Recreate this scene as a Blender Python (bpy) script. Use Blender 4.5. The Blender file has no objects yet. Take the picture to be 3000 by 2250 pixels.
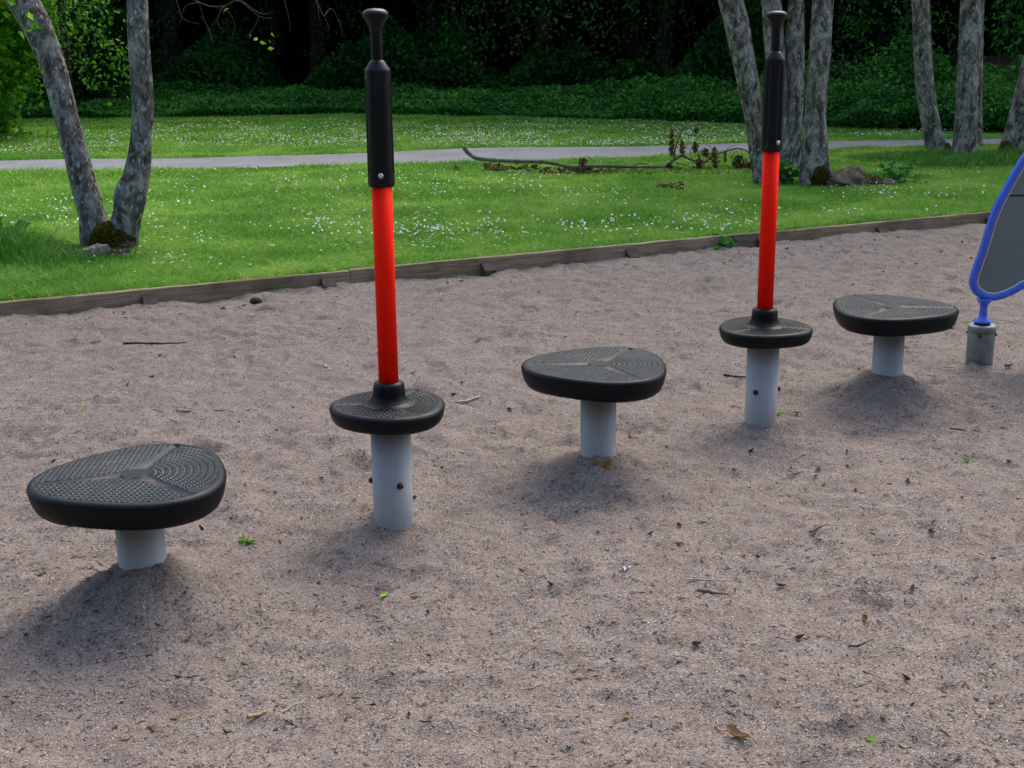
import bpy, math, random
import numpy as np
from mathutils import Vector, Matrix

# ------------------------------------------------------------------ camera, world, sun, exposure
K = 3000 / 2212.0
F, PITCH, ROLL, CAMH = 3894.5, .26694, .01067, 1.4737
scene = bpy.context.scene
C = scene.collection
cp, sp, cr, sr = math.cos(PITCH), math.sin(PITCH), math.cos(ROLL), math.sin(ROLL)
cd = bpy.data.cameras.new('camera')
cam = bpy.data.objects.new('camera', cd)
C.objects.link(cam)
right0, up0, fwd = Vector((1, 0, 0)), Vector((0, sp, cp)), Vector((0, cp, -sp))
cx = right0 * cr - up0 * sr
cy = right0 * sr + up0 * cr
cz = -fwd
cam.matrix_world = Matrix(((cx.x, cy.x, cz.x, 0), (cx.y, cy.y, cz.y, 0), (cx.z, cy.z, cz.z, CAMH), (0, 0, 0, 1)))
cd.sensor_width = 36
cd.lens = 36 * F / 3000
cd.clip_start, cd.clip_end = .05, 600
scene.camera = cam

SUN_EL, SUN_AZ = math.radians(54), math.radians(24)      # azimuth from +Y towards +X
w = bpy.data.worlds.new('World')
scene.world = w
w.use_nodes = True
nt = w.node_tree
sky = nt.nodes.new('ShaderNodeTexSky')
sky.sky_type = 'NISHITA'
sky.sun_disc = False
sky.sun_elevation = SUN_EL
sky.sun_rotation = SUN_AZ
sky.air_density = 1.0
sky.dust_density = 4.0
sky.ozone_density = 1.0
bg = nt.nodes['Background']
nt.links.new(sky.outputs[0], bg.inputs[0])
bg.inputs[1].default_value = .14
sl = bpy.data.lights.new('sun', 'SUN')
sl.energy = .66
sl.angle = math.radians(50)
sl.color = (1, .95, .87)
so = bpy.data.objects.new('sun', sl)
C.objects.link(so)
so.location = (4, 10, 20)
sd = Vector((math.sin(SUN_AZ) * math.cos(SUN_EL), math.cos(SUN_AZ) * math.cos(SUN_EL), math.sin(SUN_EL)))
so.rotation_euler = sd.to_track_quat('Z', 'Y').to_euler()
vs = scene.view_settings
vs.view_transform = 'Standard'
vs.look = 'None'
vs.exposure = 1.33
vs.gamma = 1
scene.render.engine = 'CYCLES'
scene.cycles.max_bounces = 6
scene.cycles.transparent_max_bounces = 4

rng = np.random.default_rng(7)
random.seed(7)
PI = math.pi


# ------------------------------------------------------------------ where things stand (measured from the photo)
def ray(u, v):
    a = u * K - 1500; b = 1125 - v * K
    U = (cr * a + sr * b) / F; V = (-sr * a + cr * b) / F
    return np.array([U, cp + V * sp, -sp + V * cp])

def P(u, v, z=0.0):
    d = ray(u, v); t = (z - CAMH) / d[2]
    return np.array([0, 0, CAMH]) + t * d

def PY(u, v, Y):
    d = ray(u, v)
    return np.array([0, 0, CAMH]) + Y / d[1] * d

def seen(x, y, z, m=.12):
    zz = z - CAMH
    d = y * cp - zz * sp
    up = y * sp + zz * cp
    d = np.where(d < .1, .1, d)
    a = (cr * x - sr * up) / d * F; b = (sr * x + cr * up) / d * F
    return (np.abs(a) < 1500 * (1 + 2 * m)) & (np.abs(b) < 1125 * (1 + 2 * m)) & (d > .3)

LZ = .07                                            # lawn lies a board's height above the sand
E0 = P(0, 653, .085)[:2]; E1 = P(2130, 459, .085)[:2]
ED = (E1 - E0) / np.linalg.norm(E1 - E0)            # along the timber edging
EN = np.array([-ED[1], ED[0]])                      # towards the lawn
EO = P(313, 640, 0.02)[:2]
EO = E0 + ED * np.dot(EO - E0, ED)

def st(x, y):
    dx, dy = x - EO[0], y - EO[1]
    return dx * ED[0] + dy * ED[1], dx * EN[0] + dy * EN[1]

def xy(s, t):
    return EO[0] + s * ED[0] + t * EN[0], EO[1] + s * ED[1] + t * EN[1]


# ------------------------------------------------------------------ noise
def vnoise(x, y, seed=0):
    xi = np.floor(x).astype(np.int64); yi = np.floor(y).astype(np.int64)
    fx = x - xi; fy = y - yi
    fx = fx * fx * (3 - 2 * fx); fy = fy * fy * (3 - 2 * fy)
    def h(a, b):
        n = (a * 374761393 + b * 668265263 + seed * 974634777) & 0xffffffff
        n = ((n ^ (n >> 13)) * 1274126177) & 0xffffffff
        return ((n ^ (n >> 16)) & 0xffff) / 65535.0
    return (h(xi, yi) * (1 - fx) + h(xi + 1, yi) * fx) * (1 - fy) + (h(xi, yi + 1) * (1 - fx) + h(xi + 1, yi + 1) * fx) * fy

def fbm(x, y, f, o, seed=0, g=.5):
    r = 0; a = 1; n = 0
    for i in range(o):
        r = r + a * (vnoise(x * f + 17.3 * i, y * f - 9.1 * i, seed + i) - .5); n += a
        a *= g; f *= 2.03
    return r / n

# the things on the sand: (x, y, mound height, mound width)
S0 = (-.967, 3.22); S3 = (.294, 4.36); S5 = (1.530, 5.24)
Q1 = (-.3675, 3.825); Q2 = (.9475, 4.86); M0 = (2.07, 5.70)
MOUNDS = [(S0[0], S0[1], .150, .26), (S3[0], S3[1], .062, .22), (S5[0], S5[1], .085, .24), (Q1[0], Q1[1], .005, .14),
          (Q2[0], Q2[1], .0, .2), (S0[0], S0[1], -.05, .8), (S3[0] - .02, S3[1], -.05, .75), (S5[0], S5[1], -.055, .75), (Q1[0], Q1[1], -.02, .6),
          (Q2[0] + .05, Q2[1], -.012, .5), (M0[0], M0[1], -.012, .3)]
dr = np.random.default_rng(3)
DENTS = []
for i in range(430):
    s = dr.uniform(-4.5, 6.5); t = dr.uniform(-7.6, -.25)
    x, y = xy(s, t)
    L = dr.uniform(.05, .13); W = L * dr.uniform(.35, .8)
    DENTS.append((x, y, dr.uniform(0, PI), L, W, dr.uniform(.006, .022) * (1 if dr.random() < .85 else -.7)))
for i in range(170):                                 # scuffed troughs and ridges
    s = dr.uniform(-4.2, 5.5); t = dr.uniform(-7.4, -.3)
    x, y = xy(s, t)
    DENTS.append((x, y, dr.normal(0, .5), dr.uniform(.08, .22), dr.uniform(.025, .05), dr.uniform(.007, .017) * (1 if dr.random() < .6 else -.6)))
DENTS += [(P(1850, 1905 / 1.0 * .83)[0] + 0, P(1400, 1590)[1], .1, .12, .035, .016)]

def sandz(x, y):
    x = np.asarray(x, float); y = np.asarray(y, float)
    z = .030 * fbm(x, y, 1.1, 2, 11) + .046 * fbm(x, y, 4.2, 3, 5) + .034 * fbm(x, y, 13, 3, 9) - .024 * np.clip(np.abs(fbm(x, y, 9, 3, 71)) * -4 + .45, 0, 1) ** 1.5 + .014 * fbm(x, y, 45, 2, 4)
    s, t = st(x, y)
    z = z + .018 * np.exp(-((t + .0) / .12) ** 2) * vnoise(s * 3, s * 0, 8)
    for mx, my, h, wd in MOUNDS:
        d2 = (x - mx) ** 2 + (y - my) ** 2
        z = z + h * np.exp(-(d2 / (wd * wd)) ** .8)
    for dx, dy, a, L, W, dep in DENTS:
        px = x - dx; py = y - dy
        near = (np.abs(px) < .5) & (np.abs(py) < .5)
        if not np.any(near):
            continue
        qx, qy = px[near] if px.ndim else px, py[near] if py.ndim else py
        ca, sa = math.cos(a), math.sin(a)
        e = np.sqrt(((ca * qx + sa * qy) / L) ** 2 + ((-sa * qx + ca * qy) / W) ** 2)
        g = -np.exp(-e ** 3) + .45 * np.exp(-((e - 1.35) / .35) ** 2)
        if z.ndim:
            z[near] += dep * g
        else:
            z = z + dep * g
    return z

# the sand meets each post where it does in the photo
for (px_, py_), (u_, v_) in ((S0, (295.5, 1225)), (S3, (1295, 981)), (S5, (1916, 811)), (Q1, (846, 1144)), (Q2, (1640.5, 920)), (M0, (2120, 790))):
    want = float(PY(u_, v_, py_ - .061)[2])
    have = float(sandz(np.array([px_]), np.array([py_ - .061]))[0])
    MOUNDS.append((px_, py_, want - have, .25))
    print('mound', px_, round(want, 3), round(have, 3))

def lawnz(x, y):
    return LZ + .03 * fbm(x, y, .8, 2, 31)


# ------------------------------------------------------------------ object helpers
def tag(o, label=None, cat=None, group=None, kind=None):
    if label: o['label'] = label
    if cat: o['category'] = cat
    if group: o['group'] = group
    if kind: o['kind'] = kind
    return o

def empty(name, loc, label, cat, group=None, rz=0):
    o = bpy.data.objects.new(name, None)
    o.empty_display_size = .1
    C.objects.link(o)
    o.location = loc
    o.rotation_euler = (0, 0, rz)
    return tag(o, label, cat, group)

def np_mesh(name, V, faces, mats, parent=None, attr=None, smooth=False, midx=None, attr2=None):
    """faces: int array (n, k) or list of lists; V in the parent's local space"""
    me = bpy.data.meshes.new(name)
    V = np.asarray(V, np.float32)
    if isinstance(faces, np.ndarray):
        n, k = faces.shape
        me.vertices.add(len(V)); me.vertices.foreach_set('co', V.ravel())
        me.loops.add(n * k); me.loops.foreach_set('vertex_index', faces.astype(np.int32).ravel())
        me.polygons.add(n)
        me.polygons.foreach_set('loop_start', np.arange(0, n * k, k, dtype=np.int32))
        me.update(calc_edges=True)
    else:
        me.from_pydata([tuple(map(float, v)) for v in V], [], [list(map(int, f)) for f in faces])
    for m in (mats if isinstance(mats, (list, tuple)) else [mats]):
        me.materials.append(m)
    if smooth:
        me.polygons.foreach_set('use_smooth', np.ones(len(me.polygons), bool))
    if midx is not None:
        me.polygons.foreach_set('material_index', np.asarray(midx, np.int32))
    for nm, arr in (('v', attr), ('w', attr2)):
        if arr is not None:
            dom = 'FACE' if len(arr) == len(me.polygons) and len(arr) != len(V) else 'POINT'
            a = me.attributes.new(nm, 'FLOAT', dom)
            a.data.foreach_set('value', np.asarray(arr, np.float32))
    me.update()
    o = bpy.data.objects.new(name, me)
    C.objects.link(o)
    if parent: o.parent = parent
    return o

class MB:
    def __init__(s): s.v = []; s.f = []; s.m = []
    def add(s, V, Fc, m=0):
        b = len(s.v); s.v += [tuple(map(float, p)) for p in V]
        s.f += [[i + b for i in f] for f in Fc]; s.m += [m] * len(Fc)
    def lathe(s, prof, n=48, c=(0, 0, 0), m=0, fn=None, cap=True):
        V = []
        for r, z in prof:
            for i in range(n):
                a = 2 * PI * i / n
                rr = r if fn is None else fn(r, z, a)
                V.append((c[0] + rr * math.cos(a), c[1] + rr * math.sin(a), c[2] + z))
        Fc = [[j * n + i, j * n + (i + 1) % n, (j + 1) * n + (i + 1) % n, (j + 1) * n + i] for j in range(len(prof) - 1) for i in range(n)]
        if cap:
            Fc.append(list(range(n))[::-1]); Fc.append([(len(prof) - 1) * n + i for i in range(n)])
        s.add(V, Fc, m)
    def tube(s, pts, rad, n=10, m=0, rough=0, seed=0, cap=True):
        pts = [Vector(p) for p in pts]
        if not hasattr(rad, '__len__'): rad = [rad] * len(pts)
        V = []; up = Vector((.13, .97, .2)).normalized()
        r_ = random.Random(seed)
        for i, p in enumerate(pts):
            t = (pts[min(i + 1, len(pts) - 1)] - pts[max(i - 1, 0)]).normalized()
            a = t.cross(up)
            if a.length < .05: a = t.cross(Vector((1, 0, 0)))
            a.normalize(); b = t.cross(a).normalized()
            for j in range(n):
                g = 2 * PI * j / n
                rr = rad[i] * (1 + (rough * (r_.random() - .5) if rough else 0))
                V.append(p + (a * math.cos(g) + b * math.sin(g)) * rr)
        Fc = [[i * n + j, i * n + (j + 1) % n, (i + 1) * n + (j + 1) % n, (i + 1) * n + j] for i in range(len(pts) - 1) for j in range(n)]
        if cap:
            Fc.append(list(range(n))[::-1]); Fc.append([(len(pts) - 1) * n + j for j in range(n)])
        s.add(V, Fc, m)
    def build(s, name, mats, parent=None, smooth=True):
        return np_mesh(name, s.v, s.f, mats, parent, smooth=smooth, midx=s.m)

def smooth_path(pts, n):
    """Catmull-Rom through the points (rows of any width)"""
    pts = np.array(pts, float)
    q = np.vstack([2 * pts[0] - pts[1], pts, 2 * pts[-1] - pts[-2]])
    out = []
    for i in range(1, len(q) - 2):
        for t in np.linspace(0, 1, n, endpoint=False):
            out.append(.5 * ((2 * q[i]) + (-q[i - 1] + q[i + 1]) * t + (2 * q[i - 1] - 5 * q[i] + 4 * q[i + 1] - q[i + 2]) * t * t
                             + (-q[i - 1] + 3 * q[i] - 3 * q[i + 1] + q[i + 2]) * t ** 3))
    out.append(pts[-1])
    return np.array(out)

def leaves_np(cen, size, g, droop=.3, aspect=.6, flat=0.0):
    """one folded, pointed leaf of two faces at each centre -> V, F"""
    n = len(cen)
    size = np.broadcast_to(size, (n,))[:, None]
    d = g.normal(size=(n, 3)); d[:, 2] = d[:, 2] * (1 - flat) * .6 - droop
    d /= np.linalg.norm(d, axis=1)[:, None]
    r = g.normal(size=(n, 3))
    r[:, 2] *= (1 - flat)
    s = np.cross(d, r); s /= np.linalg.norm(s, axis=1)[:, None] + 1e-9
    nn = np.cross(s, d)
    L = size * d; Wd = size * aspect * .5 * s; Fo = size * .10 * nn
    base = cen - L * .5
    V = np.stack([base, base + L * .4 + Wd + Fo, base + L, base + L * .4 - Wd + Fo, base + L * .45 - Fo * .3], 1).reshape(-1, 3)
    i = np.arange(n)[:, None] * 5
    Fc = np.concatenate([i + np.array([[0, 1, 2, 4]]), i + np.array([[0, 4, 2, 3]])], 0)
    return V, Fc


# ------------------------------------------------------------------ materials
def mat(name, col=(.5, .5, .5), rough=.6, spec=.5, metal=0):
    m = bpy.data.materials.new(name)
    m.use_nodes = True
    b = m.node_tree.nodes['Principled BSDF']
    b.inputs['Base Color'].default_value = (*col, 1)
    b.inputs['Roughness'].default_value = rough
    b.inputs['Specular IOR Level'].default_value = spec
    b.inputs['Metallic'].default_value = metal
    return m, m.node_tree, b

def N(t, k, **kw):
    n = t.nodes.new(k)
    for a, v in kw.items():
        if a in n.inputs: n.inputs[a].default_value = v
        else: setattr(n, a, v)
    return n

def noise(t, scale, detail=4, rough=.55, vec=None, dist=0):
    n = t.nodes.new('ShaderNodeTexNoise')
    n.inputs['Scale'].default_value = scale
    n.inputs['Detail'].default_value = detail
    n.inputs['Roughness'].default_value = rough
    n.inputs['Distortion'].default_value = dist
    if vec: t.links.new(vec, n.inputs['Vector'])
    return n.outputs['Fac']

def ramp(t, src, stops, interp='LINEAR'):
    r = t.nodes.new('ShaderNodeValToRGB')
    r.color_ramp.interpolation = interp
    e = r.color_ramp.elements
    while len(e) > len(stops): e.remove(e[-1])
    while len(e) < len(stops): e.new(1)
    for x, (p, c) in zip(e, stops):
        x.position = p
        x.color = (c, c, c, 1) if not hasattr(c, '__len__') else (*c, 1)
    t.links.new(src, r.inputs['Fac'])
    return r.outputs['Color']

def mix(t, fac, a, b, mode='MIX'):
    m = t.nodes.new('ShaderNodeMix')
    m.data_type = 'RGBA'; m.blend_type = mode
    for s, v in ((0, fac), (6, a), (7, b)):
        if isinstance(v, bpy.types.NodeSocket): t.links.new(v, m.inputs[s])
        elif hasattr(v, '__len__'): m.inputs[s].default_value = (*v, 1)
        else: m.inputs[s].default_value = v
    return m.outputs[2]

def bump(t, b, h, strength=.3, dist=.01):
    n = t.nodes.new('ShaderNodeBump')
    n.inputs['Strength'].default_value = strength
    n.inputs['Distance'].default_value = dist
    t.links.new(h, n.inputs['Height'])
    t.links.new(n.outputs[0], b.inputs['Normal'])

def objco(t):
    return t.nodes.new('ShaderNodeTexCoord').outputs['Object']

def attr(t, nm):
    a = t.nodes.new('ShaderNodeAttribute'); a.attribute_name = nm
    return a.outputs['Fac']

def leafmat(name, c0, c1, c2, trans=.35, rough=.55, spec=.35):
    m, t, b = mat(name, c0, rough, spec * .4)
    a = ramp(t, attr(t, 'v'), [(0, c0), (.55, c1), (1, c2)])
    t.links.new(a, b.inputs['Base Color'])
    tr = t.nodes.new('ShaderNodeBsdfTranslucent')
    br = mix(t, 1, a, (1.0, 1.15, .55), 'MULTIPLY')
    t.links.new(br, tr.inputs['Color'])
    mx = t.nodes.new('ShaderNodeMixShader'); mx.inputs[0].default_value = trans
    t.links.new(b.outputs[0], mx.inputs[1]); t.links.new(tr.outputs[0], mx.inputs[2])
    t.links.new(mx.outputs[0], t.nodes['Material Output'].inputs['Surface'])
    return m

def m_sand():
    m, t, b = mat('sand_grit', (.3, .25, .22), .95, .15)
    co = objco(t)
    big = noise(t, 1.3, 3, .6, co)
    mid = noise(t, 9, 5, .65, co)
    fine = noise(t, 120, 3, .7, co)
    c = ramp(t, mid, [(.28, (.190, .164, .141)), (.5, (.258, .224, .193)), (.72, (.320, .279, .242))])
    c = mix(t, ramp(t, big, [(.35, 0.), (.65, .45)]), c, (.275, .237, .198))
    c = mix(t, .85, c, ramp(t, fine, [(.3, .45), (.5, .95), (.7, 1.35)]), 'MULTIPLY')
    mpp = t.nodes.new('ShaderNodeMapping'); mpp.inputs['Scale'].default_value = (1, 1.6, 1)
    t.links.new(co, mpp.inputs['Vector'])
    pk = ramp(t, noise(t, 5.5, 5, .62, mpp.outputs[0], .5), [(.44, 0.), (.60, 1.)])
    c = mix(t, mix(t, 1, pk, (.5, .5, .5), 'MULTIPLY'), c, (.205, .165, .142))
    for sc, lo, col, dens in ((210, .0, (.52, .47, .42), .88), (190, .0, (.075, .065, .068), .82), (260, .0, (.30, .15, .12), .80), (90, .0, (.10, .085, .08), .86)):
        v = t.nodes.new('ShaderNodeTexVoronoi'); v.inputs['Scale'].default_value = sc
        t.links.new(co, v.inputs['Vector'])
        sepn = t.nodes.new('ShaderNodeSeparateColor'); t.links.new(v.outputs['Color'], sepn.inputs[0])
        on = ramp(t, sepn.outputs[0], [(dens - .01, 0.), (dens + .01, 1.)])
        inn = ramp(t, v.outputs['Distance'], [(.3, 1.), (.48, 0.)])
        c = mix(t, mix(t, 1, on, inn, 'MULTIPLY'), c, col)
    t.links.new(c, b.inputs['Base Color'])
    h = mix(t, .45, noise(t, 75, 4, .7, co), noise(t, 210, 2, .7, co))
    bump(t, b, h, 1.0, .018)
    return m

def m_bark(name, lich=.60, base=(.105, .098, .094), seed=0, dots=.77):
    m, t, b = mat(name, base, .9, .15)
    tc = t.nodes.new('ShaderNodeTexCoord')
    mp = t.nodes.new('ShaderNodeMapping'); mp.inputs['Location'].default_value = (seed, seed * 2, seed * 3)
    t.links.new(tc.outputs['Object'], mp.inputs['Vector']); co = mp.outputs[0]
    mp2 = t.nodes.new('ShaderNodeMapping'); mp2.inputs['Scale'].default_value = (1, 1, .55)
    t.links.new(co, mp2.inputs['Vector'])
    a = noise(t, 15, 6, .72, mp2.outputs[0], .5)
    d = noise(t, 42, 5, .75, mp2.outputs[0], .8)
    c = ramp(t, a, [(.36, (.045, .032, .024)), (.445, (base[0] * .55, base[1] * .5, base[2] * .46)), (.505, base), (.62, tuple(x * 1.9 for x in base))])
    c = mix(t, .8, c, ramp(t, d, [(.3, .25), (.5, 1.), (.7, 1.7)]), 'MULTIPLY')
    l1 = noise(t, 34, 4, .62, mp2.outputs[0], .7)
    c = mix(t, ramp(t, l1, [(lich, 0.), (lich + .035, .85)]), c, (.46, .48, .46))
    v = t.nodes.new('ShaderNodeTexVoronoi'); v.inputs['Scale'].default_value = 38
    t.links.new(mp2.outputs[0], v.inputs['Vector'])
    sep = t.nodes.new('ShaderNodeSeparateColor'); t.links.new(v.outputs['Color'], sep.inputs[0])
    on = ramp(t, sep.outputs[0], [(dots, 0.), (dots + .02, 1.)])
    inn = ramp(t, v.outputs['Distance'], [(.22, 1.), (.34, 0.)])
    on = mix(t, 1, on, ramp(t, noise(t, 4, 3, .6, co), [(.40, 0.), (.5, 1.)]), 'MULTIPLY')
    c = mix(t, mix(t, 1, on, inn, 'MULTIPLY'), c, (.42, .44, .42))
    l2 = noise(t, 5, 4, .6, co, .4)
    c = mix(t, ramp(t, l2, [(.56, 0.), (.68, .35)]), c, (.10, .12, .06))
    t.links.new(c, b.inputs['Base Color'])
    bump(t, b, mix(t, .5, a, d), .9, .03)
    return m

M = {}
M['sand'] = m_sand()
M['bark'] = m_bark('lichened_bark', .625, (.165, .166, .160), 0, .62)
M['bark2'] = m_bark('grey_bark', .66, (.19, .178, .158), 4, .74)
M['bark_dark'] = m_bark('dark_bark', .9, (.03, .022, .018), 9)

def m_lawn():
    m, t, b = mat('lawn_soil', (.05, .09, .02), .95, .1)
    co = objco(t)
    c = ramp(t, noise(t, 1.1, 5, .6, co), [(.35, (.055, .17, .014)), (.5, (.12, .27, .03)), (.66, (.25, .34, .07))])
    c = mix(t, .8, c, ramp(t, noise(t, 45, 4, .7, co), [(.3, .5), (.7, 1.5)]), 'MULTIPLY')
    t.links.new(c, b.inputs['Base Color'])
    bump(t, b, noise(t, 60, 3, .7, co), .8, .03)
    return m
M['lawn'] = m_lawn()

def m_blade(name, c0, c1, c2, dry):
    m, t, b = mat(name, c0, .6, .25)
    co = t.nodes.new('ShaderNodeNewGeometry').outputs['Position']
    patch = noise(t, 1.3, 5, .68, co)
    fine = attr(t, 'v')
    f = t.nodes.new('ShaderNodeMath'); f.operation = 'MULTIPLY_ADD'; t.links.new(fine, f.inputs[0]); f.inputs[1].default_value = .5
    ph = ramp(t, patch, [(.36, -.05), (.66, .55)])
    t.links.new(ph, f.inputs[2])
    a = ramp(t, f.outputs[0], [(.1, c0), (.5, c1), (.9, c2)])
    a = mix(t, ramp(t, fine, [(.93, 0.), (.95, 1.)], 'LINEAR'), a, dry)
    t.links.new(a, b.inputs['Base Color'])
    tr = t.nodes.new('ShaderNodeBsdfTranslucent'); t.links.new(a, tr.inputs['Color'])
    mx = t.nodes.new('ShaderNodeMixShader'); mx.inputs[0].default_value = .45
    t.links.new(b.outputs[0], mx.inputs[1]); t.links.new(tr.outputs[0], mx.inputs[2])
    t.links.new(mx.outputs[0], t.nodes['Material Output'].inputs['Surface'])
    return m
M['blade'] = m_blade('grass_blades', (.075, .25, .020), (.17, .40, .040), (.38, .55, .11), (.52, .48, .22))
M['tall'] = m_blade('tall_grass_blades', (.035, .15, .018), (.07, .24, .025), (.15, .36, .045), (.38, .38, .16))
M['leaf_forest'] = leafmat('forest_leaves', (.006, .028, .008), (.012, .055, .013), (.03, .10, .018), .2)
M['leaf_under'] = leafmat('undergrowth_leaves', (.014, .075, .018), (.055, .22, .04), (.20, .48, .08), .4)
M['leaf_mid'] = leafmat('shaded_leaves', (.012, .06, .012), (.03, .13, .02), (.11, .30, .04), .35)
M['leaf_spray'] = leafmat('spray_leaves', (.02, .08, .01), (.05, .16, .015), (.15, .36, .03), .4)
M['leaf_bright'] = leafmat('beech_leaves', (.05, .17, .012), (.13, .34, .02), (.28, .52, .04), .5)
M['leaf_plant'] = leafmat('plant_leaves', (.02, .12, .03), (.05, .22, .05), (.12, .36, .06), .3)
M['dry'] = leafmat('dry_leaves', (.05, .028, .015), (.13, .07, .035), (.30, .19, .10), .15, .8, .2)
M['withered'] = leafmat('withered_leaves', (.035, .028, .014), (.095, .07, .035), (.22, .16, .085), .2, .85, .1)
M['orange'] = leafmat('orange_leaf', (.35, .11, .01), (.42, .16, .02), (.5, .22, .03), .2, .7, .2)
M['green'] = leafmat('fresh_leaf', (.12, .32, .03), (.2, .45, .04), (.3, .5, .06), .3)

def m_simple(name, col, rough, spec, var=.25, sc=20, bs=.2, bd=.002, metal=0):
    m, t, b = mat(name, col, rough, spec, metal)
    co = objco(t)
    c = mix(t, 1, col, ramp(t, noise(t, sc, 5, .65, co), [(.25, 1 - var), (.75, 1 + var)]), 'MULTIPLY')
    t.links.new(c, b.inputs['Base Color'])
    if bs: bump(t, b, noise(t, sc * 4, 4, .7, co), bs, bd)
    return m
M['twig'] = m_simple('grey_twig', (.16, .125, .10), .9, .1, .5, 60, .6)
M['thin'] = m_simple('thin_bare_twig', (.085, .072, .060), .9, .1, .5, 60, .6)
M['twig_dark'] = m_simple('dark_twig', (.045, .033, .026), .9, .1, .5, 60, .6)
M['twig_pale'] = m_simple('pale_twig', (.40, .36, .30), .9, .1, .4, 60, .6)
M['branch'] = m_simple('fallen_branch_bark', (.16, .155, .12), .9, .1, .6, 14, .8, .01)
M['straw'] = m_simple('broken_wood', (.42, .27, .15), .9, .1, .4, 50, .6)

def m_path():
    m, t, b = mat('path_asphalt', (.28, .28, .30), .95, .15)
    co = objco(t)
    c = ramp(t, noise(t, 1.5, 5, .6, co), [(.3, (.165, .170, .180)), (.7, (.235, .240, .250))])
    c = mix(t, .6, c, ramp(t, noise(t, 90, 3, .7, co), [(.3, .6), (.7, 1.4)]), 'MULTIPLY')
    t.links.new(c, b.inputs['Base Color'])
    bump(t, b, noise(t, 90, 3, .7, co), .5, .01)
    return m
M['path'] = m_path()

def m_timber():
    m, t, b = mat('weathered_timber', (.13, .11, .09), .9, .15)
    tc = t.nodes.new('ShaderNodeTexCoord')
    mp = t.nodes.new('ShaderNodeMapping'); mp.inputs['Scale'].default_value = (1, 14, 14)
    t.links.new(tc.outputs['Object'], mp.inputs['Vector'])
    g = noise(t, 4, 6, .65, mp.outputs[0], .4)
    c = ramp(t, g, [(.3, (.15, .105, .065)), (.5, (.27, .205, .135)), (.72, (.40, .32, .23))])
    c = mix(t, ramp(t, noise(t, 2.2, 4, .6, tc.outputs['Object']), [(.42, 0.), (.62, .6)]), c, (.075, .072, .045))
    t.links.new(c, b.inputs['Base Color'])
    bump(t, b, g, .6, .006)
    return m
M['timber'] = m_timber()
M['stake'] = m_simple('dark_stake_wood', (.085, .068, .052), .9, .1, .4, 18, .6, .006)

def m_rubber():
    m, t, b = mat('black_rubber', (.018, .021, .026), .42, .2)
    co = objco(t)
    r = ramp(t, noise(t, 14, 5, .6, co), [(.3, .40), (.7, .56)])
    t.links.new(r, b.inputs['Roughness'])
    c = ramp(t, noise(t, 6, 4, .7, co), [(.35, (.002, .0025, .004)), (.7, (.005, .006, .008))])
    v = attr(t, 'v')                      # sand caught in the tread
    n2 = ramp(t, noise(t, 40, 4, .7, co), [(.35, .25), (.6, 1.)])
    w_ = attr(t, 'w')                     # tread wear plus sky reflection painted as a bluish top colour
    c = mix(t, w_, c, (.015, .031, .038))
    c = mix(t, mix(t, 1, v, n2, 'MULTIPLY'), c, (.22, .175, .14))
    t.links.new(c, b.inputs['Base Color'])
    bump(t, b, noise(t, 150, 3, .7, co), .12, .002)
    return m
M['rubber'] = m_rubber()
M['grip'] = m_simple('black_plastic', (.005, .006, .010), .34, .22, .2, 12, .05, .001)
M['red'] = m_simple('red_paint', (.96, .013, .003), .7, .08, .02, 5, .03, .0005)

def m_post():
    m, t, b = mat('grey_powder_coat', (.33, .37, .40), .5, .35)
    co = objco(t)
    c = mix(t, 1, (.345, .357, .355), ramp(t, noise(t, 5, 4, .6, co), [(.3, .93), (.7, 1.05)]), 'MULTIPLY')
    sep = t.nodes.new('ShaderNodeSeparateXYZ'); t.links.new(co, sep.inputs[0])
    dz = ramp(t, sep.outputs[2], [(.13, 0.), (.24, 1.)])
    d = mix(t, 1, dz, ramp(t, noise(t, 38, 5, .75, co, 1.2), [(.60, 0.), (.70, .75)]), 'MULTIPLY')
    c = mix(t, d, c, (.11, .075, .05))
    lo = ramp(t, sep.outputs[2], [(.0, 1.), (.12, 0.)])
    d2 = mix(t, 1, lo, ramp(t, noise(t, 22, 5, .75, co, .5), [(.50, 0.), (.72, .5)]), 'MULTIPLY')
    c = mix(t, d2, c, (.25, .21, .18))
    t.links.new(c, b.inputs['Base Color'])
    bump(t, b, noise(t, 260, 2, .6, co), .12, .001)
    return m
M['post'] = m_post()
M['galv'] = m_simple('galvanised_steel', (.20, .235, .225), .5, .5, .35, 26, .1, .001, .45)
M['steel'] = m_simple('bright_steel', (.62, .62, .60), .3, .5, .1, 40, .05, .0005, .9)
M['bolt'] = m_simple('dark_bolt', (.035, .036, .04), .35, .6, .2, 60, .1, .0005, .5)
M['brass'] = m_simple('tarnished_bolt', (.20, .17, .11), .4, .6, .4, 60, .2, .0005, .7)
M['rust'] = m_simple('rust', (.11, .045, .02), .9, .1, .4, 90, .3)
M['blue'] = m_simple('blue_paint', (.050, .125, .66), .22, .6, .12, 6, .03, .0005)
M['panel'] = m_simple('grey_panel', (.145, .185, .190), .32, .6, .18, 3.5, .08, .001)
M['rotten'] = m_simple('rotten_wood', (.085, .062, .05), .9, .1, .6, 30, .8, .01)
M['wood_cut'] = m_simple('cut_wood', (.21, .19, .16), .9, .1, .45, 25, .7, .006)
M['rock'] = m_simple('mossy_stone', (.19, .155, .11), .95, .1, .55, 16, .9, .02)
M['white'] = m_simple('daisy_petals', (.62, .63, .61), .7, .2, .05, 5, 0)
M['yellow'] = m_simple('daisy_centre', (.65, .48, .05), .8, .2, .1, 5, 0)
M['paper'] = m_simple('white_paper', (.75, .75, .80), .9, .1, .1, 30, .2)

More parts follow.
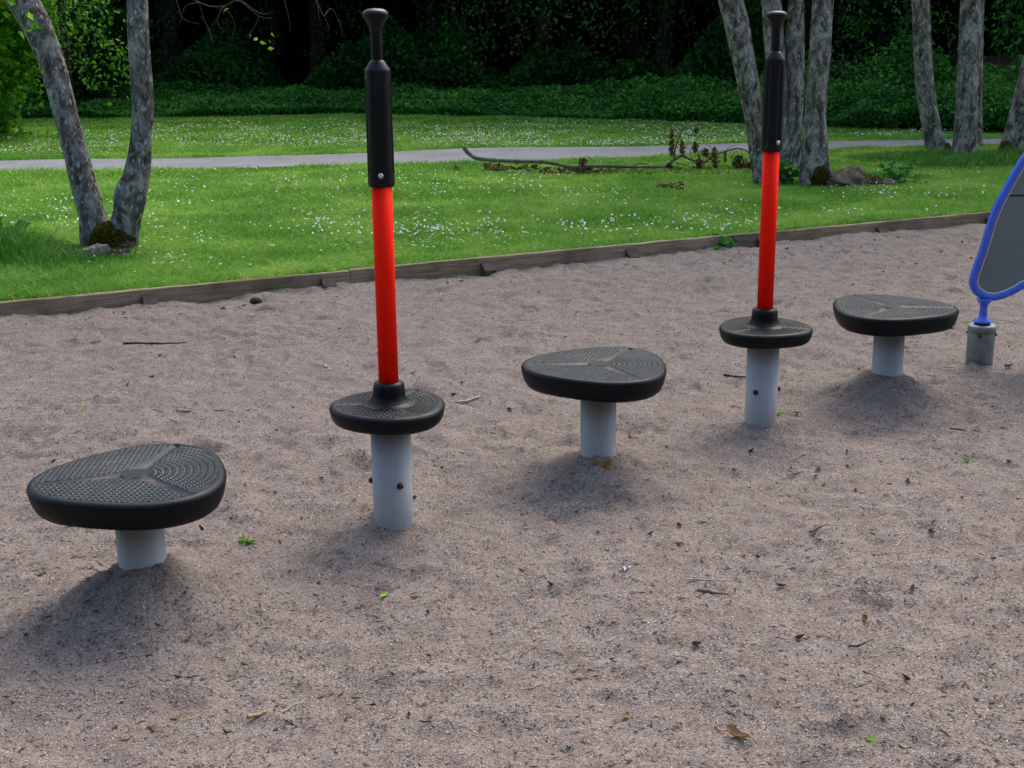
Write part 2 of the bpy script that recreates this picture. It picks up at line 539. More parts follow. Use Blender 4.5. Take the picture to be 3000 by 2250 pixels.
def m_moss():
    m, t, b = mat('moss', (.06, .07, .015), .95, .1)
    co = objco(t)
    c = ramp(t, noise(t, 26, 5, .7, co), [(.3, (.022, .020, .006)), (.5, (.055, .055, .010)), (.72, (.12, .105, .018))])
    t.links.new(c, b.inputs['Base Color'])
    bump(t, b, noise(t, 90, 4, .75, co), 1., .03)
    return m
M['moss'] = m_moss()
M['mossblade'] = leafmat('moss_tufts', (.045, .040, .008), (.11, .10, .015), (.22, .19, .03), .2, .9, .1)

def m_grit():
    m, t, b = mat('loose_grit', (.3, .3, .3), .9, .2)
    c = ramp(t, attr(t, 'v'), [(0, (.055, .05, .055)), (.25, (.13, .10, .095)), (.5, (.25, .185, .16)), (.93, (.36, .29, .245)), (1, (.55, .52, .47))])
    t.links.new(c, b.inputs['Base Color'])
    return m
M['grit'] = m_grit()
M['chip'] = leafmat('wood_chips', (.03, .022, .018), (.11, .075, .055), (.36, .27, .19), 0.0, .9, .1)

# ------------------------------------------------------------------ the ground
def grid_axis(lo, a, b, hi, fine, grow=1.35):
    mid = np.arange(a, b + fine / 2, fine)
    l = []; x = a; s = fine
    while x > lo: s *= grow; x -= s; l.append(max(x, lo))
    r = []; x = mid[-1]; s = fine
    while x < hi: s *= grow; x += s; r.append(min(x, hi))
    return np.array(l[::-1] + list(mid) + r)

def sheet(name, X, Y, Z, m, smooth=True):
    ny, nx = X.shape
    V = np.stack([X, Y, Z], -1).reshape(-1, 3)
    i = np.arange(ny * nx).reshape(ny, nx)
    Fc = np.stack([i[:-1, :-1], i[:-1, 1:], i[1:, 1:], i[1:, :-1]], -1).reshape(-1, 4)
    return np_mesh(name, V, Fc, m, smooth=smooth)

sa = grid_axis(-9, -3.6, 5.6, 11, .0135)
ta = grid_axis(-13, -7.2, -.0, 0, .0135)
ta = ta[ta <= .001]
SS, TT = np.meshgrid(sa, ta)
XX, YY = xy(SS, TT)
ZZ = sandz(XX, YY)
tag(sheet('sand', XX, YY, ZZ, M['sand']), kind='structure')

# the lawn round the sand pit: four strips of one sheet, reaching the horizon
V = []; Fc = []
def strip(s_ax, t_ax):
    S_, T_ = np.meshgrid(s_ax, t_ax)
    X_, Y_ = xy(S_, T_)
    Z_ = lawnz(X_, Y_)
    ny, nx = X_.shape
    b0 = sum(len(v) for v in V)
    V.append(np.stack([X_, Y_, Z_], -1).reshape(-1, 3))
    i = np.arange(ny * nx).reshape(ny, nx) + b0
    Fc.append(np.stack([i[:-1, :-1], i[:-1, 1:], i[1:, 1:], i[1:, :-1]], -1).reshape(-1, 4))
sf = grid_axis(-150, -12, 14, 150, .2, 1.3)
strip(sf, grid_axis(.036, .036, 20, 190, .2, 1.3))
strip(sf, np.array([-150, -100, -60, -40, -25, -18, -13.04]))
strip(np.array([-150, -100, -60, -30, -18, -12, -9.04]), np.arange(-13.04, .1, .6546))
strip(np.array([11.04, 14, 18, 30, 60, 100, 150]), np.arange(-13.04, .1, .6546))
tag(np_mesh('lawn', np.vstack(V), np.vstack(Fc), M['lawn'], smooth=True), kind='structure')

# asphalt path
pe = [(-900, 372, 405), (-400, 360, 388), (0, 350, 376), (400, 342.5, 368), (700, 335, 361), (1000, 323, 352.5), (1300, 318, 344), (1500, 314, 338), (1750, 308, 329), (1950, 305, 321), (2170, 301, 315), (2600, 293, 306), (3200, 284, 295)]
far = smooth_path([P(u, a, LZ)[:2] for u, a, b in pe], 8)
near = smooth_path([P(u, b, LZ)[:2] for u, a, b in pe], 8)
nfar = far + .05 * np.stack([fbm(far[:, 0], far[:, 1], 1.5, 3, 3)] * 2, 1) * [0, 1]
nnear = near + .10 * np.stack([fbm(near[:, 0], near[:, 1], 1.5, 3, 6)] * 2, 1) * [0, 1]
kk = np.linspace(0, 1, 9)[:, None, None]
G = nnear[None] * (1 - kk) + nfar[None] * kk
GZ = lawnz(G[..., 0], G[..., 1]) + .012
tag(sheet('path', G[..., 0], G[..., 1], GZ, M['path']), kind='structure')

def on_path(x, y):
    yn = np.interp(x, nnear[:, 0], nnear[:, 1]); yf = np.interp(x, nfar[:, 0], nfar[:, 1])
    return (y > yn) & (y < yf)

# hedge line: where the lawn ends and the wood begins
hl = [(-1400, 275), (-500, 262), (0, 262), (100, 300), (340, 256), (700, 250), (1000, 252), (1250, 256), (1400, 262), (1600, 268), (1800, 278), (1980, 283), (2212, 290), (2700, 296), (3400, 300)]
hl = [q for q in hl if q[0] not in (0, 100)]
HL = np.array([P(u, v, LZ)[:2] for u, v in hl])
def hedge_y(x): return np.interp(x, HL[:, 0], HL[:, 1])

# dark soil under the trees
xs = np.linspace(-40, 40, 81)
G = np.stack([np.stack([xs, hedge_y(xs) + .5 + k * 2.2], 1) for k in range(16)])
gz = LZ + .02 + .12 * np.arange(16)[:, None] ** .8 + .06 * fbm(G[..., 0], G[..., 1], .7, 3, 2)
M['soil'] = m_simple('forest_soil', (.03, .022, .014), .95, .1, .5, 8, .8, .05)
tag(sheet('forest_floor', G[..., 0], G[..., 1], gz, M['soil']), kind='structure')

# ------------------------------------------------------------------ grass
def blades(name, X, Y, Z, h, wd, g, m, lean=.5, attrv=None, kind='stuff', label=None, cat=None, parent=None):
    n = len(X)
    a = g.uniform(0, 2 * PI, n)
    l = g.normal(0, lean, (n, 2)) * h[:, None]
    dx, dy = np.cos(a) * wd / 2, np.sin(a) * wd / 2
    b0 = np.stack([X - dx, Y - dy, Z - .005], 1); b1 = np.stack([X + dx, Y + dy, Z - .005], 1)
    m0 = np.stack([X - dx * .8 + l[:, 0] * .35, Y - dy * .8 + l[:, 1] * .35, Z + h * .6], 1)
    m1 = np.stack([X + dx * .8 + l[:, 0] * .35, Y + dy * .8 + l[:, 1] * .35, Z + h * .6], 1)
    t = np.stack([X + l[:, 0], Y + l[:, 1], Z + h], 1)
    V = np.stack([b0, b1, m1, m0, t], 1).reshape(-1, 3)
    i = np.arange(n)[:, None] * 5
    F4 = np.concatenate([i + np.array([[0, 1, 2, 3]]), i + np.array([[3, 2, 4, 4]])], 0)
    # tip as triangle: build with a tiny split tip instead of a repeated vertex
    V = np.stack([b0, b1, m1, m0, t + np.stack([dx, dy, dx * 0], 1) * .12, t - np.stack([dx, dy, dx * 0], 1) * .12], 1).reshape(-1, 3)
    i = np.arange(n)[:, None] * 6
    F4 = np.concatenate([i + np.array([[0, 1, 2, 3]]), i + np.array([[3, 2, 4, 5]])], 0)
    v = g.random(n) if attrv is None else attrv
    o = np_mesh(name, V, F4, m, parent, attr=np.concatenate([v, v]))
    if kind: tag(o, label, cat, None, kind)
    return o

g1 = np.random.default_rng(21)
def lawn_pts(n, smin, smax, tmin, tmax, g):
    s = g.uniform(smin, smax, n); t = g.uniform(tmin, tmax, n)
    x, y = xy(s, t); z = lawnz(x, y)
    k = seen(x, y, z) & ~on_path(x, y) & (y < hedge_y(x) + .1)
    return x[k], y[k], z[k], t[k]
parts = []
for n, t0, t1, wd in ((420000, .04, 2.2, .0055), (430000, 2.2, 5, .0075), (420000, 5, 9, .011), (400000, 9, 15.5, .018)):
    x, y, z, t = lawn_pts(n, -7 - t1 * .8, 7 + t1, t0, t1, g1)
    hh = g1.uniform(.014, .036, len(x)) * (1 + .7 * np.clip(fbm(x, y, 1.6, 3, 44) * 3, -.5, 1.))
    hh = np.where(t < .25, hh * 1.35, hh)
    dn = np.abs(y - np.interp(x, nnear[:, 0], nnear[:, 1]))
    hh = np.where(dn < .15, hh * 1.4, hh)
    parts.append((x, y, z, hh, np.full(len(x), wd)))
x, y, z, hh, wd = [np.concatenate(a) for a in zip(*parts)]
print('blades', len(x))
blades('grass', x, y, z, hh, wd, g1, M['blade'], 1.0, label='short mown green lawn grass', cat='grass')

# rank grass: at the left edge of the frame, round the right-hand trees, along the wood
def clump(u, v, ru, rd, n, hmin, hmax, wd, name='tall_grass', m='tall', seed=1, lean=.45, z=LZ):
    g = np.random.default_rng(seed)
    c = P(u, v, z)
    a = g.uniform(0, 2 * PI, n); r = np.sqrt(g.random(n))
    x = c[0] + np.cos(a) * r * ru; y = c[1] + np.sin(a) * r * rd
    e = 1 - .65 * r
    return x, y, lawnz(x, y), g.uniform(hmin, hmax, n) * e, np.full(n, wd)
def tallobj(lst, name, label, seed):
    x, y, z, h, wd = [np.concatenate(a) for a in zip(*lst)]
    g = np.random.default_rng(seed)
    ok = ~on_path(x, y)
    return blades(name, x[ok], y[ok], z[ok], h[ok], wd[ok], g, M['tall'], .45, label=label, cat='grass')
tallobj([clump(5, 560, .40, .35, 2600, .08, .32, .008, seed=2), clump(95, 575, .5, .3, 2600, .04, .15, .006, seed=3), clump(-90, 560, .35, .4, 1500, .08, .25, .009, seed=4)], 'tall_grass', 'rank dark green tuft of long grass left of the forked tree', 5)
tallobj([clump(2030, 345, 1.0, .35, 5200, .05, .16, .008, seed=6), clump(2110, 358, .8, .4, 4500, .05, .17, .008, seed=7), clump(2190, 350, .8, .3, 3500, .05, .2, .009, seed=17),
         clump(1900, 385, .5, .2, 2200, .04, .10, .008, seed=8), clump(1960, 352, .5, .3, 2500, .04, .14, .008, seed=9)], 'tall_grass', 'unmown grass round the feet of the trees at the right', 10)
tallobj([clump(262, 566, .28, .07, 1100, .03, .07, .005, seed=11), clump(165, 545, .14, .12, 500, .03, .08, .005, seed=12)], 'tall_grass', 'dry and green grass tufts at the foot of the forked tree', 13)

# ------------------------------------------------------------------ daisies
gd = np.random.default_rng(5)
cand = []
def daisies(n, u0, u1, v0, v1, keep=None):
    u = gd.uniform(u0, u1, n); v = gd.uniform(v0, v1, n)
    for a, b in zip(u, v):
        q = P(a, b, LZ)
        s_, t_ = st(q[0], q[1])
        if t_ < .15 or on_path(q[0], q[1]) or q[1] > hedge_y(q[0]): continue
        pn = vnoise(q[0] * 1.7, q[1] * 1.1, 77) * .6 + vnoise(q[0] * 5, q[1] * 4, 78) * .4
        if keep is not None and pn < keep: continue
        cand.append((q[0], q[1]))
daisies(190, 690, 1250, 480, 545, .42)
daisies(70, 820, 1120, 502, 532)
daisies(340, 330, 1600, 400, 500, .48)
daisies(150, 0, 330, 420, 500, .45)
daisies(110, 1180, 1640, 470, 530, .45)
daisies(190, 1690, 2150, 400, 465, .5)
daisies(60, 300, 820, 500, 600, .5)
daisies(26, 330, 420, 555, 580)
daisies(18, 100, 480, 575, 600)
daisies(130, 300, 2100, 375, 410, .55)
daisies(1300, 250, 2150, 372, 545, .36)
daisies(2600, 300, 1640, 264, 322, .34)
daisies(900, 600, 1560, 292, 318, .36)
daisies(700, 0, 340, 285, 338, .4)
daisies(260, 1790, 2212, 280, 300, .5)
cand.sort(key=lambda q: q[1])
def daisy_mesh():
    b = MB(); n = 9
    V = [(0, 0, 0)]
    for i in range(n):
        a = 2 * PI * i / n; da = PI / n
        V.append((.0045 * math.cos(a - da), .0045 * math.sin(a - da), 0))
        V.append((.0125 * math.cos(a - .22), .0125 * math.sin(a - .22), .0015))
        V.append((.0125 * math.cos(a + .22), .0125 * math.sin(a + .22), .0015))
    Fc = []
    for i in range(n):
        j = 1 + 3 * i; k = 1 + 3 * ((i + 1) % n)
        Fc += [[0, j, j + 1, j + 2], [0, j + 2, k]]
    b.add(V, Fc, 0)
    b.lathe([(.0045, .0005), (.004, .0025), (.0015, .0036)], 8, m=1)
    b.add([(-.0007, 0, -.03), (.0007, 0, -.03), (.0007, 0, 0), (-.0007, 0, 0)], [[0, 1, 2, 3]], 2)
    return b
db = daisy_mesh()
d0 = None
for x, y in cand[:300]:
    if d0 is None:
        o = db.build('daisy', [M['white'], M['yellow'], M['tall']], smooth=False); d0 = o
    else:
        o = d0.copy(); C.objects.link(o)
    o.location = (x, y, float(lawnz(x, y)) + gd.uniform(.03, .045))
    o.rotation_euler = (gd.normal(0, .35) + .15, gd.normal(0, .3), gd.uniform(0, 6.28))
    s_ = gd.uniform(.36, .74); o.scale = (s_, s_, s_)
    tag(o, 'small white daisy flowering in the near lawn', 'daisy', 'daisies in the near lawn')
V = []; Fc = []; mi = []
c2 = np.array(cand[300:])
n = len(c2)
az = gd.uniform(0, 6.28, n); sc = gd.uniform(.5, .95, n) * .0088
cen = np.stack([c2[:, 0], c2[:, 1], lawnz(c2[:, 0], c2[:, 1]) + gd.uniform(.03, .05, n)], 1)
tilt = gd.normal(0, .35, (n, 2)); tilt[:, 1] -= .35
ring = []
for k in range(8):
    a = az + 2 * PI * k / 8
    dx, dy = np.cos(a) * sc, np.sin(a) * sc
    ring.append(cen + np.stack([dx, dy, dx * tilt[:, 0] - dy * tilt[:, 1]], 1))
V = np.stack(ring, 1).reshape(-1, 3)
Fc = np.arange(n)[:, None] * 8 + np.arange(8)[None]
tag(np_mesh('daisy_patch', V, Fc, M['white']), 'many white daisies scattered over the lawn farther back', 'daisies', None, 'stuff')

# ------------------------------------------------------------------ timber edging with stakes
ed = empty('timber_edging', (EO[0], EO[1], 0), 'weathered grey timber board edging between sand and lawn', 'edging', rz=math.atan2(ED[1], ED[0]))
def board_box(x0, x1, y0, y1, z0, z1, seed=0, jit=.002, step=.1):
    r = random.Random(seed); b = MB()
    n = max(2, int((x1 - x0) / step))
    V = []; bev = .004
    for i in range(n + 1):
        x = x0 + (x1 - x0) * i / n
        j = r.uniform(-jit, jit); k = r.uniform(-jit, jit)
        V += [(x, y0 + k, z0), (x, y1 + k, z0), (x, y1 + k, z1 - bev + j), (x, y1 - bev + k, z1 + j), (x, y0 + bev + k, z1 + j), (x, y0 + k, z1 - bev + j)]
    Fc = [[i * 6 + q, (i + 1) * 6 + q, (i + 1) * 6 + (q + 1) % 6, i * 6 + (q + 1) % 6] for i in range(n) for q in range(6)]
    Fc += [list(range(6)), [n * 6 + q for q in range(6)][::-1]]
    b.add(V, Fc)
    return b
xb = -9.0
for i, L in enumerate([3.2, 2.85, 4.1, 3.0, 3.1, 3.7]):
    dz = [0, .002, -.003, .003, 0, 0][i]
    board_box(xb + .002, xb + L - .002, -.004, .034, -.1, .086 + dz, i).build('board', M['timber'], ed, smooth=False)
    xb += L
for i, off in enumerate(range(-3, 10)):
    sx = off * 1.01 + .0
    r = random.Random(i + 5)
    b = MB(); wd = .085; h = .06 + r.uniform(-.01, .012)
    y1, y0 = -.006, -.062
    V = [(sx - wd / 2, y0, -.1), (sx + wd / 2, y0, -.1), (sx + wd / 2, y1, -.1), (sx - wd / 2, y1, -.1),
         (sx - wd / 2 + .003, y0, h - .040 - r.uniform(0, .01)), (sx + wd / 2 - .003, y0, h - .044), (sx + wd / 2, y1, h), (sx - wd / 2, y1, h + .004)]
    b.add(V, [[3, 2, 1, 0], [4, 5, 6, 7], [0, 1, 5, 4], [1, 2, 6, 5], [2, 3, 7, 6], [3, 0, 4, 7]])
    o = b.build('stake', M['stake'], ed, smooth=False)
    bv = o.modifiers.new('bevel', 'BEVEL'); bv.width = .004; bv.segments = 2

# ------------------------------------------------------------------ play equipment
def tri_r(th, R, amp, th0, sharp=1.0):
    c = np.cos(3 * (th - th0))
    return R + amp * (c if sharp == 1 else np.sign(c) * np.abs(c) ** sharp)

def platform(name, R, amp, thick, hub, parent, th0, taper, nth=640, nr=140, hubr=.0):
    th = np.linspace(0, 2 * PI, nth, endpoint=False)
    Ro = tri_r(th, R, amp, th0)
    rim = Ro - .0140
    rr = np.linspace(.012 if not hub else .026, 1, nr)
    Rg, Tg = np.meshgrid(rr, th, indexing='ij')
    r = np.where(Rg < 1, Rg, 1) * rim[None]
    if hub:
        r = .030 + (rim[None] - .030) * (Rg - rr[0]) / (1 - rr[0])
    x = r * np.cos(Tg); y = r * np.sin(Tg)
    # tread: three sectors split by grooves that run to the corners
    h = np.zeros_like(r); lowm = np.zeros_like(r)
    a = (Tg - th0) % (2 * PI)
    sec = (a // (2 * PI / 3)).astype(int)
    am = a % (2 * PI / 3)
    dg = np.minimum(np.abs(np.sin(am)) * r + (np.cos(am) < 0) * 9, np.abs(np.sin(2 * PI / 3 - am)) * r + (np.cos(2 * PI / 3 - am) < 0) * 9)
    edge = (rim[None] - r)
    gw = (.0150 + .020 * np.exp(-(r / .062) ** 2)) if not hub else .011 + 0 * r
    tread = np.zeros_like(r)
    # sector 0: slanted bricks, 1: concentric arcs cut by ticks, 2: square grid
    mida = th0 + (sec + .5) * 2 * PI / 3
    lx = x * np.cos(mida) + y * np.sin(mida); ly = -x * np.sin(mida) + y * np.cos(mida)
    def cells(px, py, wx, wy, off, g=.18):
        row = np.floor(py / wy)
        fx = (px / wx + off * (row % 2)) % 1; fy = (py / wy) % 1
        dx = np.minimum(fx, 1 - fx) * wx; dy = np.minimum(fy, 1 - fy) * wy
        return np.clip((np.minimum(dx, dy) - .0013) / .0016, 0, 1)
    s0 = cells(ly + lx * .25, lx, .019, .0125, .5)
    c2x = r + .0
    s1 = cells((Tg - mida) * np.maximum(.05, np.round(r / .018) * .018), c2x, .0125, .018, 0)
    s2 = cells(ly, lx, .0155, .0155, 0)
    tread = np.where(sec == 0, s0, np.where(sec == 2, s1, s2))
    free = (dg > gw) & (edge > .007) & (r > (.045 if not hub else .078))
    tread = np.where(free, tread, -1)
    h = np.where(tread >= 0, -.0022 + .0030 * np.clip(tread, 0, 1), 0)
    gro = np.clip(1 - dg / gw, 0, 1) ** .6
    groove_on = (r > (.035 if not hub else .075)) & (edge > .002)
    h = np.where((dg <= gw) & groove_on, (-.006 if not hub else -.003) * gro, h)
    dirt = np.where((tread >= 0) & (tread < .3), np.clip(1.15 - r / (R * (.62 if not hub else .3)), 0, 1) ** .7, 0)
    dirt = np.where((dg <= gw * .55) & groove_on & (not hub), .38 * np.clip(1.1 - np.abs(r - .075) / .07, 0, 1), dirt)
    worn_sheen = np.where(tread > .5, .85, .35) * np.where(edge < .012, .45, 1)  # wear on raised tread, with bluish sky sheen put into the colour
    if hub:
        worn_sheen = worn_sheen * .7
        t_ = np.clip((r - .046) / .042, 0, 1)
        up = np.interp(r, [0, .034, .039, .0435, .0462, .0475, .0490, .0530, .060, .070, .084], [hub, hub, hub - .002, hub - .006, hub - .013, hub - .024, .024, .015, .0075, .0025, 0])
        # steep wall
        h = h + up
        worn_sheen = worn_sheen * np.clip((r - .09) / .02, 0, 1) * .5
        dirt *= .35
    z = h
    V = [np.stack([x, y, z], -1).reshape(-1, 3)]
    lv = [dirt.ravel()]; lw = [worn_sheen.ravel()]
    prof = [(.0110, -.0004), (.0075, -.0018), (.004, -.0042), (.0015, -.0078), (0, -.012), (taper * .10, -thick * .35), (taper * .38, -thick * .66), (taper * .8, -thick + .008), (taper + .003, -thick + .002), (taper + .010, -thick), (R - .07, -thick)]
    for ins, zz in prof:
        rr_ = np.maximum(Ro - ins, .06)
        V.append(np.stack([rr_ * np.cos(th), rr_ * np.sin(th), np.full(nth, zz)], -1))
        lv.append(np.zeros(nth)); lw.append(np.full(nth, .12 if zz > -.01 else 0.0))  # faint painted sheen on the rim shoulder, none down the sides
    V = np.vstack(V)
    rows = nr + len(prof)
    i = np.arange(rows * nth).reshape(rows, nth)
    j = np.roll(i, -1, 1)
    Fc = np.stack([i[:-1], i[1:], j[1:], j[:-1]], -1).reshape(-1, 4)
    Fl = Fc
    me_o = np_mesh(name, V, Fl, M['rubber'], parent, attr=np.concatenate(lv), attr2=np.concatenate(lw), smooth=True)
    if not hub:   # close the middle
        b = MB(); b.lathe([(.03, -.010), (.03, -.0006), (.0295, -.0003)], 32)
        bmv = len(me_o.data.vertices)
        import bmesh
        bm = bmesh.new(); bm.from_mesh(me_o.data)
        bm.verts.ensure_lookup_table()
        bm.faces.new([bm.verts[k] for k in range(nth)][::1])
        bm.to_mesh(me_o.data); bm.free()
    return me_o

def bolt_obj(name, m, parent, ang, rad, z, r=.0085, out=.008):
    """a domed bolt head with a washer; ang measured from the side facing the camera, to the right"""
    a = -PI / 2 + ang
    b = MB()
    b.lathe([(r * 1.25, -.002), (r * 1.25, .0015)], 20)
    b.lathe([(r, .0014), (r, out * .55), (r * .8, out * .85), (r * .42, out), (r * .38, out * .6), (.0002, out * .55)], 20)
    o = b.build(name, m, parent)
    o.location = (rad * math.cos(a), rad * math.sin(a), z)
    o.rotation_euler = Vector((math.cos(a), math.sin(a), 0)).to_track_quat('Z', 'Y').to_euler()
    return o

def copy_tree(o, parent=None, seen_=None):
    c = o.copy(); C.objects.link(c)
    if parent: c.parent = parent
    for ch in [q for q in bpy.data.objects if q.parent == o]:
        copy_tree(ch, c)
    return c

# stepping platforms
def make_step():
    rt = empty('stepping_platform', (S0[0], S0[1], 0), 'x', 'step', 'low stepping platforms on single posts')
    p = platform('platform', .245, .018, .076, 0, rt, 0, .022)
    p.location.z = .362
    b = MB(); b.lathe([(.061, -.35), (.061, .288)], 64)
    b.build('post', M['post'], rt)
    for k in range(4):
        bo = bolt_obj('bolt', M['brass'], rt, k * PI / 2, .061, .272, .0085, .009)
        rb = MB(); rb.lathe([(.010, -.001), (.012, .0008), (.0035, .0012)], 14)
        ro = rb.build('rust_stain', M['rust'], bo); ro.location = (0, 0, -.0008)
    return rt
def set_rot(rt, plat, post):
    for ch in bpy.data.objects:
        if ch.parent == rt:
            if ch.name.startswith('platform'): ch.rotation_euler.z = plat
            if ch.name.startswith('bolt'): pass
    return
def place_step(rt, xy_, topz, corner, boltang, label):
    rt.location = (xy_[0], xy_[1], topz - .365)
    rt.rotation_euler = (0, 0, boltang)
    for ch in bpy.data.objects:
        if ch.parent == rt and ch.name.startswith('platform'):
            ch.rotation_euler.z = corner - boltang
    rt['label'] = label
R_ = math.radians
st0 = make_step()
st3 = copy_tree(st0); st5 = copy_tree(st0)
place_step(st0, S0, .370, R_(78), R_(19), 'nearest black stepping platform, at the lower left, tread full of sand')
place_step(st3, S3, .354, R_(59), R_(30), 'middle black stepping platform, between the two red poles')
place_step(st5, S5, .352, R_(232), R_(0), 'farthest black stepping platform, between red pole and blue framed panel')

# spinner poles
def zat(u, v, q): return float(PY(u, v, q[1])[2])
def make_spinner():
    rt = empty('spinner_pole', (Q1[0], Q1[1], 0), 'x', 'spinner', 'red spinner poles with round footplates')
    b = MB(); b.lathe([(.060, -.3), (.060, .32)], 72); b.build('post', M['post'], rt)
    T = .373
    p = platform('footplate', .173, .007, .055, .068, rt, 0, .014, nth=480, nr=190); p.location.z = T
    zg = zat(823, 403, Q1)          # lower end of the grip
    b = MB(); b.lathe([(.0295, T + .035), (.0295, zg + .03)], 48); b.build('pole', M['red'], rt)
    ztop = zat(809, 17.5, Q1)
    zsh = zat(814, 152, Q1); zne = zat(812, 131, Q1); zkb = zat(810, 62, Q1); zkw = zat(810, 33, Q1)
    def fl(r, z, a):
        if r < .03 or z < zg + .02 or z > zsh - .012: return r
        k = 1.0
        k *= min(1, (z - zg - .02) / .012) * min(1, (zsh - .012 - z) / .03)
        q = (a + PI / 2 - .06 + PI / 5) % (2 * PI / 5) - PI / 5
        d = abs(q) * r
        return r - .0055 * max(0, 1 - (d / .0085) ** 4) * k
    prof = [(.030, zg), (.0345, zg), (.0372, zg + .003), (.0382, zg + .009)]
    for z in np.linspace(zg + .016, zsh - .004, 46): prof.append((.0382 - .0008 * (z - zg) / (zsh - zg), float(z)))
    prof += [(.0373, zsh - .001), (.0370, zsh), (.0362, zsh + .0022), (.0345, zsh + .005), (.0215, zsh + .024), (.0195, zsh + .0262), (.0172, zsh + .0272), (.0169, zsh + .028), (.0168, zsh + .031)]
    for z in np.linspace(zsh + .04, zkb - .012, 10): prof.append((.0168, float(z)))
    prof += [(.0178, zkb), (.0215, zkb + .012), (.027, zkb + (zkw - zkb) * .55), (.0345, zkb + (zkw - zkb) * .86), (.0375, zkw), (.0372, zkw + .004), (.034, zkw + .55 * (ztop - zkw)), (.025, zkw + .84 * (ztop - zkw)), (.012, ztop - .001), (.002, ztop)]
    b = MB(); b.lathe(prof, 120, fn=fl)
    gr = b.build('grip', M['grip'], rt)
    for k in range(1):
        a_ = .06 + 2 * PI * k / 5
        s_ = bolt_obj('screw', M['steel'] if k == 0 else M['bolt'], gr, a_, .0368, zg + .034 if k != 1 else zg + .018, .0062, .005)
    for k in range(3):
        bolt_obj('bolt', M['bolt'], rt, R_(28 - 120 * k), .060, .128, .0085, .012)
    return rt
sp1 = make_spinner()
sp1['label'] = 'nearer red spinner pole with black grip, left of centre'
sp2 = copy_tree(sp1)
sp2.location = (Q2[0], Q2[1], -.012)
sp2['label'] = 'farther red spinner pole, in front of the clump of tree trunks'
for ch in bpy.data.objects:
    if ch.parent == sp2:
        if ch.name.startswith('footplate'): ch.rotation_euler.z = R_(100) - R_(-60)
        if ch.name.startswith('grip'): ch.rotation_euler.z = R_(84)
        if ch.name.startswith('bolt'):
            pass
    if ch.parent == sp1 and ch.name.startswith('footplate'): ch.rotation_euler.z = R_(64)
sp2.rotation_euler.z = R_(-60)

# blue framed panel at the right edge
q = M0
zc = zat(2130, 700, q)
mr = empty('tilting_panel', (q[0], q[1], 0), 'grey panel in a blue tube frame on a galvanised post, at the right edge', 'play panel')
b = MB(); b.lathe([(.0585, -.3), (.0585, zat(2125, 702, q) - .012), (.0575, zat(2125, 702, q) - .004), (.052, zat(2125, 702, q))], 56)
po = b.build('post', M['galv'], mr)
ztp = zat(2125, 702, q)
b = MB(); b.lathe([(.0600, ztp - .030), (.0600, ztp - .004), (.058, ztp + .001), (.045, ztp + .0045), (.02, ztp + .0045)], 48); b.build('cap', M['galv'], mr)
b = MB(); b.lathe([(.034, ztp + .004), (.034, ztp + .014), (.030, ztp + .016)], 40); b.build('collar', M['grip'], mr)
for k in range(4): bolt_obj('bolt', M['bolt'], mr, R_(-26 + 90 * k), .0585, zat(2112, 720, q), .0065, .007)
ol = [(2222, 323), (2196, 362), (2174, 402), (2158, 432), (2145, 462), (2133, 500), (2123, 535), (2111, 570), (2102, 598), (2101, 612), (2107, 626), (2120, 636), (2136, 641), (2154, 640), (2186, 628), (2212, 611)]
pts = [PY(u, v, q[1]) - np.array([q[0], q[1], 0]) for u, v in ol][::-1]
# the part outside the frame closes into a rounded triangle
s0_, s1_ = pts[0], pts[-1]
extra = [(s1_[0] + .14, s1_[2] + .20), (s1_[0] + .30, s1_[2] + .36), (s1_[0] + .42, s1_[2] + .41), (s1_[0] + .53, s1_[2] + .36), (s1_[0] + .60, s1_[2] + .18),
         (s1_[0] + .60, s1_[2] - .10), (s1_[0] + .52, s1_[2] - .36), (s1_[0] + .36, s1_[2] - .57), (s1_[0] + .16, s1_[2] - .69)]
allp = [(-0 + p[0], p[2]) for p in pts] + extra
pp = smooth_path(allp + [allp[0]], 6)[:-1]
cen2 = pp.mean(0)
lean = -.03
def tob(x, z): return (x, (z - zc) * lean, z)
nP = len(pp)
# frame: a closed tube
V = []; n = 14
for i in range(nP):
    p = np.array(tob(*pp[i])); t = np.array(tob(*pp[(i + 1) % nP])) - np.array(tob(*pp[i - 1])); t /= np.linalg.norm(t)
    out = np.array([t[2], 0, -t[0]]); nb = np.cross(t, out)
    for j in range(n):
        a = 2 * PI * j / n
        V.append(p + .0172 * (out * math.cos(a) + nb * math.sin(a)))
Fc = [[i * n + j, i * n + (j + 1) % n, ((i + 1) % nP) * n + (j + 1) % n, ((i + 1) % nP) * n + j] for i in range(nP) for j in range(n)]
b = MB(); b.add(V, Fc); fr = b.build('frame', M['blue'], mr)
# steel edge inside the frame
V = []; nn_ = 8
for i in range(nP):
    p = np.array(tob(*pp[i])); t = np.array(tob(*pp[(i + 1) % nP])) - np.array(tob(*pp[i - 1])); t /= np.linalg.norm(t)
    inn = np.array([-t[2], 0, t[0]])
    if np.dot(inn, np.array([cen2[0], 0, cen2[1]]) - np.array([p[0], 0, p[2]])) < 0: inn = -inn
    for j in range(nn_):
        a = 2 * PI * j / nn_
        V.append(p + inn * .0172 + .0045 * (inn * math.cos(a)) + np.array([0, -.012, 0]) * (.5 + .5 * math.sin(a)))
Fc = [[i * nn_ + j, i * nn_ + (j + 1) % nn_, ((i + 1) % nP) * nn_ + (j + 1) % nn_, ((i + 1) % nP) * nn_ + j] for i in range(nP) for j in range(nn_)]
b = MB(); b.add(V, Fc); b.build('inner_rim', M['steel'], fr)
